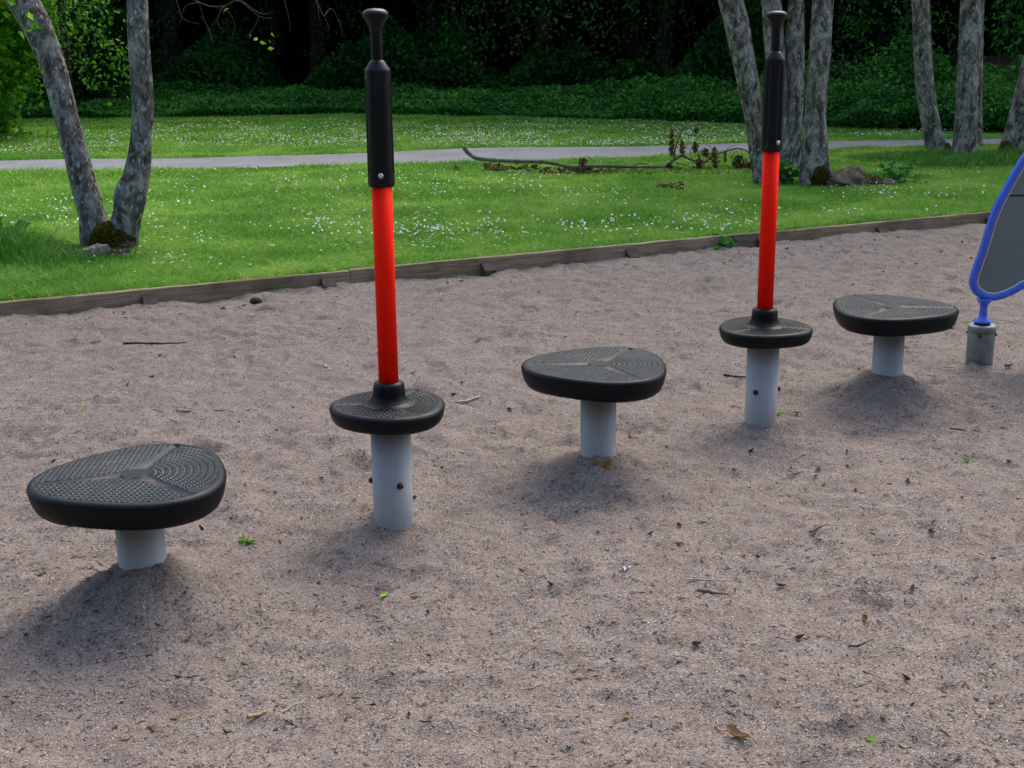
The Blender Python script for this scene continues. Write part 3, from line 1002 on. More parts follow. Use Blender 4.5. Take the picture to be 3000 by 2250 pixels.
# panel in two halves split by a seam
zs = zat(2190, 421, q)
ins = pp + (cen2 - pp) / np.linalg.norm(cen2 - pp, axis=1)[:, None] * .016
def half(keep_up):
    out = []
    m_ = len(ins)
    for i in range(m_):
        a, b_ = ins[i], ins[(i + 1) % m_]
        ka = (a[1] > zs) == keep_up; kb = (b_[1] > zs) == keep_up
        off = .0035 if keep_up else -.0035
        if ka: out.append(tuple(a))
        if ka != kb:
            f_ = (zs - a[1]) / (b_[1] - a[1]); c_ = a + (b_ - a) * f_
            out.append((c_[0], zs + off))
    return out
for up_ in (True, False):
    hp = half(up_); b = MB(); m_ = len(hp)
    V = [np.array(tob(*p)) + [0, -.007, 0] for p in hp] + [np.array(tob(*p)) + [0, .007, 0] for p in hp]
    Fc = [list(range(m_)), [m_ + i for i in range(m_)][::-1]] + [[i, (i + 1) % m_, m_ + (i + 1) % m_, m_ + i] for i in range(m_)]
    b.add(V, Fc); b.build('panel', M['panel'], mr, smooth=False)
xs_ = [p[0] for p in half(True) if abs(p[1] - zs) < .006]
b = MB(); xa, xb_ = min(xs_), max(xs_)
b.add([tob(xa, zs - .006), tob(xb_, zs - .006), tob(xb_, zs + .006), tob(xa, zs + .006)], [[0, 1, 2, 3]]); V4 = [Vector(v_) for v_ in b.v]
b = MB(); b.add([v_ + Vector((0, -.004, 0)) for v_ in V4] + [v_ + Vector((0, .004, 0)) for v_ in V4], [[0, 1, 2, 3], [7, 6, 5, 4], [0, 4, 5, 1], [3, 2, 6, 7]])
b.build('seam_strip', M['grip'], mr, smooth=False)
b = MB()
b.lathe([(.037, ztp + .012), (.040, ztp + .017), (.038, ztp + .022), (.022, ztp + .030), (.0175, ztp + .05), (.0165, ztp + .075), (.018, ztp + .095), (.026, zat(2130, 655, q) + .004), (.034, zat(2130, 645, q))], 36)
b.build('stem', M['blue'], mr)

# ------------------------------------------------------------------ trees
def trunk_mesh(path, n=28, sub=10, seed=0, bump_=.05):
    """path rows: x, y, z, radius"""
    q = smooth_path(path, sub)
    b = MB()
    V = []
    up = Vector((0, 1, 0))
    m_ = len(q)
    for i in range(m_):
        t = Vector(q[min(i + 1, m_ - 1)][:3] - q[max(i - 1, 0)][:3]).normalized()
        a = t.cross(up).normalized(); c_ = t.cross(a).normalized()
        for j in range(n):
            g = 2 * PI * j / n
            nz = float(fbm(np.array(g * 1.1 + seed * 7 + (0 if g < PI else 0)) * 1.0 + math.cos(g), np.array(q[i][2] * 2.2 + math.sin(g)), 1.6, 3, seed))
            rr = q[i][3] * (1 + bump_ * 3.2 * nz)
            V.append(Vector(q[i][:3]) + (a * math.cos(g) + c_ * math.sin(g)) * rr)
    Fc = [[i * n + j, i * n + (j + 1) % n, (i + 1) * n + (j + 1) % n, (i + 1) * n + j] for i in range(m_ - 1) for j in range(n)]
    Fc.append([(m_ - 1) * n + j for j in range(n)])
    b.add(V, Fc)
    return b

def px_path(rows, Y, root, lift=None, dy=None):
    """rows (u_left, u_right, v) -> x, y, z, radius relative to root; sampled up the frame"""
    out = []
    for k, (a, c, v) in enumerate(rows):
        yy = Y + (dy[k] if dy else 0)
        p = PY((a + c) / 2, v, yy)
        depth = yy * cp - (p[2] - CAMH) * sp
        out.append([p[0] - root[0], p[1] - root[1], p[2] - root[2], (c - a) / 2 * K * depth / F])
    return out

def grow_up(path, top, lean_more=.0, seed=0):
    """carry a trunk on above the frame, tapering, and give it limbs"""
    r = random.Random(seed)
    a = np.array(path[-2]); b = np.array(path[-1])
    d = (b - a)[:3]; d /= np.linalg.norm(d)
    pth = [list(x) for x in path]
    cur = b.copy(); steps = 6; L = (top - b[2]) / steps
    for i in range(steps):
        d = d * .9 + np.array([r.uniform(-.05, .05), r.uniform(-.05, .05), .12]); d /= np.linalg.norm(d)
        cur = cur.copy(); cur[:3] += d * L / max(d[2], .5); cur[3] = b[3] * (1 - .75 * (i + 1) / steps)
        pth.append(list(cur))
    return pth

def crown(root, tops, n, size, m, seed, spread=1.4, zlo=2.6, zhi=6, parent=None, name='crown', droop=.3, nb=14):
    """limbs and leaf clumps round the upper trunk(s)"""
    g = np.random.default_rng(seed)
    b = MB(); cl = []
    for pth in tops:
        pth = np.array(pth)
        for k in range(nb):
            z = g.uniform(zlo * .8, zhi * .9)
            i = int(np.argmin(np.abs(pth[:, 2] - z)))
            p = pth[i][:3]; a = g.uniform(0, 2 * PI); L = spread * g.uniform(.5, 1.1)
            e = p + np.array([math.cos(a) * L, math.sin(a) * L, g.uniform(.1, .8)])
            mid = (p + e) / 2 + np.array([0, 0, .2])
            b.tube([p, mid, e], [.035, .02, .006], 6)
            for f_ in (.45, .7, 1.0):
                cl.append(p + (e - p) * f_ + g.normal(0, .12, 3))
    cl = np.array(cl)
    k = g.integers(0, len(cl), n)
    cen = cl[k] + g.normal(0, 1, (n, 3)) * g.uniform(.15, .5, (n, 1)) * [1, 1, .7]
    Vv, Ff = leaves_np(cen, g.uniform(.6, 1.2, n) * size, g, droop)
    v = np.clip(g.random(n) * .7 + .3 * vnoise(cen[:, 0] * 2, cen[:, 2] * 2, seed), 0, 1)
    co = np_mesh(name, Vv, Ff, m, parent, attr=np.concatenate([v, v]))
    if b.v: b.build('limbs', M['bark2'], parent)
    return co

def moss_tufts(parent, cen_fn, n, seed, name='moss', size=.02):
    g = np.random.default_rng(seed)
    cen = np.array([cen_fn(g) for _ in range(n)])
    Vv, Ff = leaves_np(cen, g.uniform(.5, 1.3, n) * size, g, .1, .35)
    v = g.random(n)
    return np_mesh(name, Vv, Ff, M['mossblade'], parent, attr=np.concatenate([v, v]))

# -- forked tree at the left
Lb = P(238, 545, LZ); YT = float(Lb[1]) + .16
root = (float(Lb[0]), YT, LZ)
tl = empty('forked_tree', root, 'lichen spotted grey tree forking in a V from a mossy foot, at the left', 'tree')
rows = [(176, 250, 552), (174, 243, 530), (172, 238, 505), (172, 233, 480), (168, 225, 455), (157, 214, 415), (148, 203, 375), (138, 190, 330), (127, 178, 285), (114, 165, 240), (101, 153, 190), (86, 141, 140), (66, 124, 90), (40, 103, 40), (16, 80, 0), (-30, 36, -70)]
pl = px_path(rows, YT, root, dy=[0, 0, .01, .02, .03, .05, .06, .08, .1, .11, .12, .13, .14, .15, .16, .18])
pl = grow_up(pl, 7.0, seed=1)
trunk_mesh(pl, seed=1).build('stem', M['bark'], tl)
rows = [(222, 300, 556), (226, 300, 530), (232, 301, 505), (240, 303, 480), (245, 307, 460), (247, 312, 440), (251, 316, 415), (266, 322, 385), (274, 326, 350), (282, 329, 300), (285, 331, 250), (285, 331, 200), (281, 328, 150), (276, 323, 90), (275, 320, 40), (276, 319, 0), (275, 316, -70)]
pr = px_path(rows, YT, root, dy=[0, 0, 0, -.01, -.01, -.02, -.02, -.01, 0, 0, 0, 0, 0, 0, 0, 0, 0])
pr = grow_up(pr, 7.0, seed=2)
trunk_mesh(pr, seed=2).build('stem', M['bark'], tl)
crown(root, [pl, pr], 5000, .09, M['leaf_bright'], 3, 1.6, 4.6, 7.2, tl)
# the mossy foot between the stems
def blob(name, m, parent, c, rad, seed, n=40, amp=.25, lo=-.4, f=3):
    V = []; nr_ = n // 2
    for i in range(nr_ + 1):
        ph = PI * i / nr_
        for j in range(n):
            a = 2 * PI * j / n
            x, y, z = math.sin(ph) * math.cos(a), math.sin(ph) * math.sin(a), math.cos(ph)
            k = 1 + amp * 2 * float(fbm(np.array(x * 1.3 + z * .7 + seed), np.array(y * 1.3 - z), f, 4, seed))
            V.append((c[0] + rad[0] * x * k, c[1] + rad[1] * y * k, c[2] + rad[2] * max(z, lo) * k))
    Fc = [[i * n + j, (i + 1) * n + j, (i + 1) * n + (j + 1) % n, i * n + (j + 1) % n] for i in range(nr_) for j in range(n)]
    b = MB(); b.add(V, Fc)
    return b.build(name, m, parent)
def rel(u, v, Y, root): return np.array(PY(u, v, Y)) - np.array(root)
c = rel(245, 520, YT - .06, root)
blob('moss', M['moss'], tl, (c[0] - .015, -.04, c[2] - .03), (.150, .10, .13), 4, amp=.35)
def mf(g):
    th = g.uniform(0, 2 * PI); ph = math.acos(g.uniform(-.2, 1)); x, y, z = math.sin(ph) * math.cos(th), -abs(math.sin(ph) * math.sin(th)), math.cos(ph)
    return (c[0] - .015 + .155 * x, -.04 + .115 * y, c[2] - .03 + .145 * z + g.uniform(-.01, .015))
moss_tufts(tl, mf, 2600, 8, 'moss', .022)
c2_ = rel(270, 530, YT - .1, root)
blob('rotten_wood', M['rotten'], tl, (c2_[0] - .05, -.10, .03), (.10, .05, .045), 14, amp=.4)
# bare twigs hanging from its limb, seen against the dark wood
g = np.random.default_rng(12)
hb = MB()
lp = PY(420, -140, YT + .4); stt = np.array(pr[-6][:3]) + root
def wander(p, q, r0, r1, n=12, wob=.05, seed=0):
    g_ = np.random.default_rng(seed)
    t = np.linspace(0, 1, n)[:, None]
    pts_ = np.array(p) * (1 - t) + np.array(q) * t + g_.normal(0, wob, (n, 3)) * np.sin(t * PI)
    return [tuple(a - np.array(root)) for a in pts_], list(np.linspace(r0, r1, n))
T0 = np.array(pr[15][:3]) + root + [0, 0, 0]
for i, (path_) in enumerate([
        [(330, -60), (430, 5), (480, 14), (515, 2), (560, 35), (590, 40)],
        [(520, 0), (555, 25), (570, 30), (590, 28)],
        [(480, 14), (500, 35), (508, 60), (500, 85)],
        [(430, 5), (440, 40), (450, 60), (460, 95)],
        [(515, 2), (540, -20), (600, -25), (622, 30), (628, 70)],
        [(600, -25), (660, -25), (700, 35), (712, 66)],
        [(700, 35), (718, 20), (742, 70)],
        [(330, -60), (370, -30), (390, 30), (405, 45), (430, 52)],
        [(480, 14), (470, 45), (484, 72)],
        [(560, 35), (548, 62), (530, 80)],
        [(600, -25), (640, -40), (680, -10), (690, 40)],
        [(430, 5), (400, 15), (385, 60)]]):
    q3 = [tuple(np.array(PY(u, v, YT - .15 + .1 * math.sin(i * 2.1 + k))) - np.array(root)) for k, (u, v) in enumerate(path_)]
    q3 = smooth_path(q3, 6)
    r0 = .0045 if i in (0, 4, 5, 10) else .0025
    hb.tube([tuple(p) for p in q3], list(np.linspace(r0, .0014, len(q3))), 6, rough=.2, seed=i)
a_ = np.array(PY(330, -60, YT - .15)) - np.array(root)
hb.tube([tuple(np.array(pr[17][:3])), tuple((np.array(pr[17][:3]) + a_) / 2 + [0, 0, .1]), tuple(a_)], [.02, .012, .005], 8)
hbo = hb.build('hanging_branch', M['thin'], tl)
lc = np.array([np.array(PY(u, v, YT - .15)) - np.array(root) for u, v in ((583, 118 * .75), (590, 75), (552, 84), (568, 92), (488, 22), (585, 105), (540, 78))])
Vv, Ff = leaves_np(lc, .045, g, .6); np_mesh('leaf', Vv, Ff, M['green'], hbo, attr=g.random(len(Ff)))
# sprout leaves in front of the left stem
lc = np.array([np.array(PY(u + g.uniform(-8, 8), v + g.uniform(-6, 6), YT - .12)) - np.array(root) for u, v in ((50, 30), (60, 40), (68, 58), (85, 60), (62, 68), (50, 72), (20, 10), (75, 52))])
Vv, Ff = leaves_np(lc, .07, g, .3); np_mesh('sprout', Vv, Ff, M['leaf_bright'], tl, attr=g.random(len(Ff)))

# -- chopped stump and pale stone by the forked tree
sx = P(203, 553, LZ + .02)
stp = empty('tree_stump', (sx[0], sx[1], LZ + .02), 'pale sawn stub of wood in dry grass at the foot of the forked tree', 'stump')
sb = MB()
gS = random.Random(4)
n_ = 26
V = []
for r_, z_ in ((.085, -.03), (.083, .025), (.079, .048), (.073, .057), (.03, .061)):
    for j in range(n_):
        a = 2 * PI * j / n_
        rr = r_ * (1 + .22 * (float(vnoise(np.array(math.cos(a) * 2 + 5), np.array(math.sin(a) * 2 + 5), 3)) - .5) * 2)
        V.append((rr * 1.05 * math.cos(a), rr * .8 * math.sin(a), z_ + .012 * math.cos(a) + (.008 * gS.uniform(-1, 1) if z_ > .03 else 0)))
Fc = [[i * n_ + j, i * n_ + (j + 1) % n_, (i + 1) * n_ + (j + 1) % n_, (i + 1) * n_ + j] for i in range(4) for j in range(n_)] + [[4 * n_ + j for j in range(n_)]]
sb.add(V, Fc); sb.build('stub', M['wood_cut'], stp, smooth=False)
moss_tufts(stp, lambda g: (g.normal(-.03, .12), g.normal(-.02, .06), g.uniform(0, .03)), 500, 5, 'dry_stalks', .05)
for ch in bpy.data.objects:
    if ch.parent == stp and ch.name.startswith('dry_stalks'): ch['kind'] = 'stuff'; ch.data.materials[0] = M['chip']
rk = P(190, 532, LZ)
tag(blob('stone', M['rock'], None, (rk[0] - .05, rk[1] + .25, LZ), (.09, .07, .035), 9, 24, .3), 'small low grey stone in the grass left of the forked tree', 'stone')

# -- the clump behind the farther pole
def single_tree(name, rows, label, seed, dYs=0, m='bark2', cr_n=1800, top=7.5, grp=None, vb=None, zc_=LZ, size=.10, zlo=4.8):
    a, c, v = rows[0]
    base = P((a + c) / 2, vb if vb else v, zc_)
    Y = float(base[1]) + dYs
    root = (float(PY((a + c) / 2, v, Y)[0]), Y, zc_)
    o = empty(name, root, label, 'tree', grp)
    pth = px_path(rows, Y, root)
    pth = [[pth[0][0] - (pth[1][0] - pth[0][0]) * .3, 0, min(pth[0][2], 0) - .08, pth[0][3] * 1.22]] + pth
    pth = grow_up(pth, top, seed=seed)
    trunk_mesh(pth, seed=seed).build('trunk', M[m], o)
    crown(root, [pth], cr_n, size, M['leaf_bright'], seed + 40, 1.5, zlo, top + .3, o, nb=12)
    return o, root, pth, Y
GT = 'grey tree trunks by the path at the right'
tA = single_tree('tree', [(1626, 1690, 402), (1624, 1676, 370), (1618, 1664, 320), (1611, 1655, 270), (1600, 1646, 215), (1589, 1637, 160), (1578, 1628, 110), (1566, 1618, 55), (1551, 1605, 0), (1536, 1590, -60)], 'leaning grey tree left of the farther red pole', 31, .12, grp=GT)
tB = single_tree('tree', [(1668, 1722, 372), (1668, 1714, 340), (1664, 1706, 290), (1660, 1702, 220), (1656, 1698, 150), (1650, 1692, 75), (1645, 1687, 0), (1640, 1680, -60)], 'grey tree standing directly behind the farther pole grip', 32, .45, grp=GT)
tC = single_tree('tree', [(1684, 1740, 366), (1688, 1735, 340), (1690, 1732, 290), (1692, 1735, 220), (1694, 1737, 150), (1699, 1737, 75), (1703, 1737, 0), (1705, 1737, -60)], 'straight slim grey tree just right of the farther pole', 33, .25, grp=GT)
tD = single_tree('tree', [(1722, 1806, 402), (1726, 1798, 380), (1729, 1792, 350), (1733, 1788, 310), (1739, 1784, 250), (1743, 1788, 180), (1748, 1795, 110), (1752, 1798, 50), (1755, 1801, 0), (1758, 1803, -60)], 'thick grey tree with a mossy foot beside the mossy rock', 34, .1, grp=GT)
tE = single_tree('tree', [(2002, 2056, 332), (2000, 2046, 318), (1994, 2035, 285), (1986, 2025, 240), (1979, 2019, 190), (1975, 2014, 130), (1972, 2010, 65), (1969, 2007, 0), (1965, 2002, -60)], 'grey tree with pale bark patches low down, bending left', 35, .1, grp=GT)
tF = single_tree('tree', [(2048, 2116, 348), (2055, 2110, 325), (2060, 2108, 290), (2064, 2110, 240), (2067, 2113, 180), (2070, 2116, 120), (2073, 2119, 60), (2075, 2121, 0), (2078, 2122, -60)], 'upright grey tree with dark bark scars above a mossy knot', 36, .1, grp=GT)
tG = single_tree('tree', [(2090, 2124, 322), (2098, 2122, 290), (2101, 2121, 230), (2103, 2122, 160), (2104, 2124, 80), (2104, 2126, 0), (2104, 2126, -60)], 'slim tree half hidden behind the upright grey tree', 37, .1, grp=GT, cr_n=1200)
tH = single_tree('tree', [(2152, 2214, 334), (2160, 2212, 315), (2172, 2218, 280), (2186, 2230, 230), (2200, 2242, 170), (2214, 2254, 110), (2228, 2266, 50), (2240, 2276, 0), (2254, 2288, -60)], 'grey tree leaning right, cut by the right edge', 38, .1, grp=GT)
def foot_moss(T, u, v, ru, rv, seed, n=900):
    o, root, pth, Y = T
    c_ = rel(u, v, Y - .10, root); R0 = pth[1][3] * .82
    rx = ru * K * Y / F; rz = rv * K * Y / F
    yc = -R0 * .86
    blob('moss', M['moss'], o, (c_[0], yc, c_[2]), (rx, .06, rz), seed, 24, .45, -1)
    def f_(g):
        a = g.uniform(0, 2 * PI); r_ = math.sqrt(g.random())
        return (c_[0] + rx * 1.05 * r_ * math.cos(a), yc - .068 * math.sqrt(max(0, 1 - r_ * r_)), c_[2] + rz * 1.05 * r_ * math.sin(a))
    moss_tufts(o, f_, n, seed + 3, 'moss', .022)
foot_moss(tD, 1772, 384, 20, 25, 61, 1300)
foot_moss(tF, 2100, 338, 9, 7, 62, 400)
foot_moss(tH, 2172, 320, 14, 15, 63, 600)
foot_moss(tE, 2047, 322, 5, 12, 64, 300)

# mossy rock and roots right of the thick tree
rb_ = P(1860, 405, LZ)
ro_ = empty('mossy_rock', (rb_[0], rb_[1] + .1, LZ), 'low knobbly rock with yellow moss right of the thick tree', 'rock')
blob('boulder', M['rock'], ro_, (-.10, .0, .02), (.19, .12, .10), 5, 40, .55, f=5)
blob('boulder', M['rock'], ro_, (.12, .02, .0), (.22, .10, .06), 6, 40, .6, f=6)
blob('boulder', M['rock'], ro_, (-.03, .12, .06), (.11, .10, .10), 7, 32, .5, f=5)
moss_tufts(ro_, lambda g: (lambda a: (-.05 + .24 * math.sin(a) + g.normal(0, .02), g.uniform(-.08, .1), .10 - .05 * abs(math.sin(a)) + g.uniform(-.03, .02)))(g.uniform(-1.2, 1.4)), 1500, 15, 'moss', .022)

# ------------------------------------------------------------------ small leafy plants
def plant(u, v, r, n, size, label, seed, z=LZ, name='leafy_plant', h=.2, m='leaf_plant', ydep=0):
    c_ = P(u, v, z); g = np.random.default_rng(seed)
    o = empty(name, (c_[0], c_[1] + ydep, z), label, 'plant')
    b = MB(); cen = []
    for i in range(max(3, n // 6)):
        a = g.uniform(0, 2 * PI); e = np.array([math.cos(a) * r * g.random(), math.sin(a) * r * g.random(), h * g.uniform(.4, 1)])
        b.tube([(0, 0, -.01), tuple(e * [.4, .4, .6]), tuple(e)], [.003, .002, .001], 5)
        for k in range(6): cen.append(e * g.uniform(.3, 1.05) + g.normal(0, size * .35, 3))
    b.build('stem', M['tall'], o)
    cen = np.array(cen); cen[:, 2] = np.maximum(cen[:, 2], .01)
    Vv, Ff = leaves_np(cen, size * g.uniform(.6, 1.1, len(cen)), g, .25, .62, .5)
    v_ = g.random(len(cen))
    np_mesh('foliage', Vv, Ff, M[m], o, attr=np.concatenate([v_, v_]))
    return o
plant(1692, 398, .16, 60, .11, 'broad leaved dark green plant at the foot of the thick tree', 3, h=.24)
plant(1935, 398, .18, 130, .055, 'bright green small leaved plant right of the mossy rock', 4, h=.20)
plant(1985, 402, .12, 26, .05, 'low pale green weed in the grass right of the bright plant', 5, h=.09)
plant(2135, 352, .10, 26, .05, 'pale weed in the rank grass beside the upright tree', 15, h=.12)
plant(1560, 531, .12, 30, .075, 'green weed growing in the sand against the timber edging', 6, z=.01, h=.06, ydep=-.06)
plant(1655, 405, .12, 24, .05, 'low weed in the grass left of the farther pole', 16, h=.08)
plant(20, 520, .2, 22, .11, 'broad green dock leaves among the long grass at the left edge', 17, h=.16)

# ------------------------------------------------------------------ fallen branch with withered leaves
def zz(a, b): return ((1300 + a * .452) / K, (300 + b * .452) / K)
YB = float(P(*zz(1100, 458), LZ)[1])
broot = np.array([P(*zz(1100, 440), LZ)[0], YB, LZ])
fb = empty('fallen_branch', tuple(broot), 'long fallen branch with withered brown leaves lying on the grass by the path', 'branch')
def bpts(L, dy=0): return [np.maximum(np.array(PY(*zz(a, b), YB + dy)) - broot, [-99, -99, .055]) for a, b in L]
main = [(130, 290), (160, 328), (215, 362), (350, 375), (500, 382), (650, 386), (760, 405), (820, 418), (1000, 412), (1100, 412), (1250, 428), (1390, 448), (1430, 430), (1490, 375)]
q = smooth_path(bpts(main), 5)
b = MB(); r_ = np.linspace(.019, .013, len(q)) * (1 + .25 * np.abs(np.sin(np.arange(len(q)) * 1.9)) ** 6)
b.tube([tuple(p) for p in q], list(r_), 12, rough=.15, seed=3); b.build('limb', M['branch'], fb)
def side(L, r0, r1, dy=0, sd=0):
    q = smooth_path(bpts(L, dy), 5); b = MB()
    b.tube([tuple(p) for p in q], list(np.linspace(r0, r1, len(q))), 8, rough=.2, seed=sd); b.build('twig', M['branch'], fb)
side([(1490, 375), (1545, 345), (1600, 370), (1690, 388), (1740, 345), (1830, 315), (1910, 298), (1970, 320), (2012, 352)], .014, .006, 0, 1)
side([(1490, 375), (1500, 300), (1525, 230), (1570, 158), (1620, 150), (1680, 135)], .010, .004, 0, 2)
side([(1575, 158), (1530, 150), (1490, 175)], .006, .003, 0, 3)
side([(1240, 425), (1245, 400), (1310, 398), (1345, 425)], .006, .003, -.05, 4)
side([(1500, 390), (1560, 405), (1605, 440)], .007, .003, -.05, 5)
side([(1740, 345), (1740, 300), (1695, 268)], .005, .002, 0, 6)
side([(1825, 320), (1850, 290), (1900, 275)], .004, .002, 0, 7)
side([(1540, 215), (1505, 185), (1480, 190)], .004, .002, 0, 8)
side([(1620, 150), (1632, 180), (1635, 250)], .004, .002, 0, 9)
side([(1910, 298), (1900, 350)], .004, .002, 0, 10)
side([(1920, 300), (1940, 350)], .004, .002, 0, 11)
side([(890, 415), (900, 370), (925, 345), (945, 370)], .004, .002, 0, 12)
side([(1170, 415), (1175, 455)], .006, .004, -.03, 13)
side([(1290, 430), (1285, 465)], .005, .003, -.03, 14)
side([(500, 382), (515, 400), (520, 425)], .005, .003, -.03, 15)
g = np.random.default_rng(44)
for i in range(16):
    a0 = g.uniform(1500, 2000); b0 = g.uniform(330, 450); l_ = g.uniform(40, 150); th_ = g.uniform(-2.6, .5)
    side([(a0, b0), (a0 + l_ * .5 * math.cos(th_) + g.normal(0, 8), b0 + l_ * .35 * math.sin(th_)), (a0 + l_ * math.cos(th_), b0 + l_ * .6 * math.sin(th_) + 15)], .004, .002, g.uniform(-.15, .15), 20 + i)
for i, (a, b0, b1, wd, n) in enumerate([(1478, 180, 340, 16, 90), (1545, 250, 335, 18, 60), (1632, 255, 322, 18, 45), (1635, 165, 200, 12, 14), (1697, 305, 350, 22, 40), (1655, 350, 425, 20, 60), (1755, 300, 462, 20, 110),
                                (1825, 320, 385, 10, 26), (1915, 350, 455, 34, 170), (1990, 395, 445, 34, 110), (900, 368, 402, 24, 40), (900, 415, 450, 50, 70), (1465, 400, 465, 22, 70), (1690, 430, 475, 60, 150), (1560, 455, 480, 50, 70), (1240, 430, 470, 12, 18)]):
    n = int(n * 1.1)
    t_ = g.random(n)
    cen = np.array([np.array(PY(*zz(a + g.normal(0, wd * (.2 + .38 * math.sin(tt * PI))), b0 + (b1 - b0) * tt), YB + g.normal(0, .06))) - broot for tt in t_])
    cen[:, 2] = np.maximum(cen[:, 2], .01)
    Vv, Ff = leaves_np(cen, g.uniform(.03, .062, n), g, 1.8, .4)
    v_ = g.random(n)
    np_mesh('withered_leaves', Vv, Ff, M['withered'], fb, attr=np.concatenate([v_, v_]))
cen = []
for a0, a1, b0, b1, n in ((260, 600, 415, 455, 240), (620, 1300, 440, 478, 420), (1300, 2020, 440, 485, 480), (1370, 1550, 540, 580, 70), (60, 110, 430, 445, 12), (1480, 1560, 440, 470, 60)):
    for _ in range(n):
        cen.append(np.array(P(*zz(g.uniform(a0, a1), g.uniform(b0, b1)), LZ)) - [0, 0, -.015 - .02 * g.random()])
cen = np.array(cen); k = vnoise(cen[:, 0] * 5, cen[:, 1] * 5, 3) > .3; cen = cen[k]
Vv, Ff = leaves_np(cen, g.uniform(.03, .06, len(cen)), g, 0, .5, .4); v_ = np.clip(g.random(len(cen)) * 1.2, 0, 1)
o = np_mesh('leaf_litter', Vv, Ff, M['withered'], attr=np.concatenate([v_, v_])); tag(o, 'brown withered leaves littering the grass under the fallen branch', 'leaf litter', None, 'stuff')

# ------------------------------------------------------------------ the wood behind
g = np.random.default_rng(90)
# undergrowth bank along the wood's edge: cannot be counted
def under_h(x):
    u = np.interp(x, [-40, -9, -4.5, -2, 0, 2, 4, 5.5, 8, 40], [.6, .34, .24, .26, .27, .32, .52, .72, .85, 1.0])
    return u
n = 200000
x = g.uniform(-11, 14, n); dep = g.random(n) ** 1.4 * 2.4
y = hedge_y(x) + dep + .25 * fbm(x, x * 0 + 3, .9, 3, 6)
top = .88 * under_h(x) * (.95 + .03 * dep) * (1 + 1.5 * fbm(x, y, .9, 2, 18) + .9 * fbm(x, y, 3.1, 2, 19)) * np.clip(.45 + dep * 1.6, 0, 1)
f_ = g.random(n) ** .55
z = LZ + top * f_ + .05 * dep
sz = g.uniform(.03, .085, n)
Vv, Ff = leaves_np(np.stack([x, y, z], 1), sz, g, .35, .6)
v_ = np.clip(g.random(n) * .65 + .6 * fbm(x, y, 1.3, 3, 12) + .15 + .15 * (f_ > .85), 0, 1)
o = np_mesh('undergrowth', Vv, Ff, M['leaf_under'], attr=np.concatenate([v_, v_])); tag(o, 'dense green undergrowth of nettles and shrubs along the edge of the wood', 'undergrowth', None, 'stuff')
n = 80000                                           # shaded saplings rising behind the bank
x = g.uniform(-11, 14, n); dep = 2.2 + g.random(n) * 2.6
y = hedge_y(x) + dep
tp = np.clip(.75 + 3.2 * fbm(x, y * .3, .8, 3, 88), .15, 2.4) * np.interp(x, [-11, -5, 3, 6, 14], [1.3, .8, .9, 1.3, 1.5])
z = LZ + .15 + tp * g.random(n) ** .7
Vv, Ff = leaves_np(np.stack([x, y, z], 1), g.uniform(.05, .13, n), g, .5, .55)
v_ = np.clip(g.random(n) * .7 + .8 * fbm(x, z, 1.5, 3, 14), 0, 1)
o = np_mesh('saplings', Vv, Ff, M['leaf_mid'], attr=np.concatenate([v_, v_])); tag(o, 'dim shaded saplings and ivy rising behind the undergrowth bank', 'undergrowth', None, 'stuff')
n = 30000                                           # outside the frame, coarser
x = np.concatenate([g.uniform(-38, -11, n // 2), g.uniform(14, 38, n // 2)]); dep = g.random(n) ** 1.3 * 3.6
y = hedge_y(x) + dep; f_ = g.random(n) ** .6; z = LZ + under_h(x) * f_ * (.6 + .3 * dep)
Vv, Ff = leaves_np(np.stack([x, y, z], 1), g.uniform(.12, .24, n), g, .35, .6); v_ = g.random(n)
o = np_mesh('undergrowth', Vv, Ff, M['leaf_under'], attr=np.concatenate([v_, v_])); tag(o, 'green undergrowth along the wood on both sides', 'undergrowth', None, 'stuff')
# far mass of the wood
n = 150000
x = g.uniform(-36, 38, n); y = g.uniform(29, 33, n) + .1 * np.abs(x); z = g.random(n) ** 1.5 * 11
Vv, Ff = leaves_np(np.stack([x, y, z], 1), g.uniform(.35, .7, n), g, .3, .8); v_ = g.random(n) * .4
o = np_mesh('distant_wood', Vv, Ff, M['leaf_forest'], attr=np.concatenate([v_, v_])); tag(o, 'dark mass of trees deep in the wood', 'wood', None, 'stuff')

n = 60000  # leaf ring added behind the camera to block low sky and darken reflections
a = g.uniform(0, PI, n); rr = g.uniform(14, 19, n)
x = np.cos(a) * rr * 1.15; y = -np.sin(a) * rr - 3; z = g.random(n) ** .9 * 9
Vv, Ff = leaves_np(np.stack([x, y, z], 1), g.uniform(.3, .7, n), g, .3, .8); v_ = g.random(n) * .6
o = np_mesh('distant_wood', Vv, Ff, M['leaf_forest'], attr=np.concatenate([v_, v_])); tag(o, 'unseen trees added round the near side to darken reflections', 'wood', None, 'stuff')

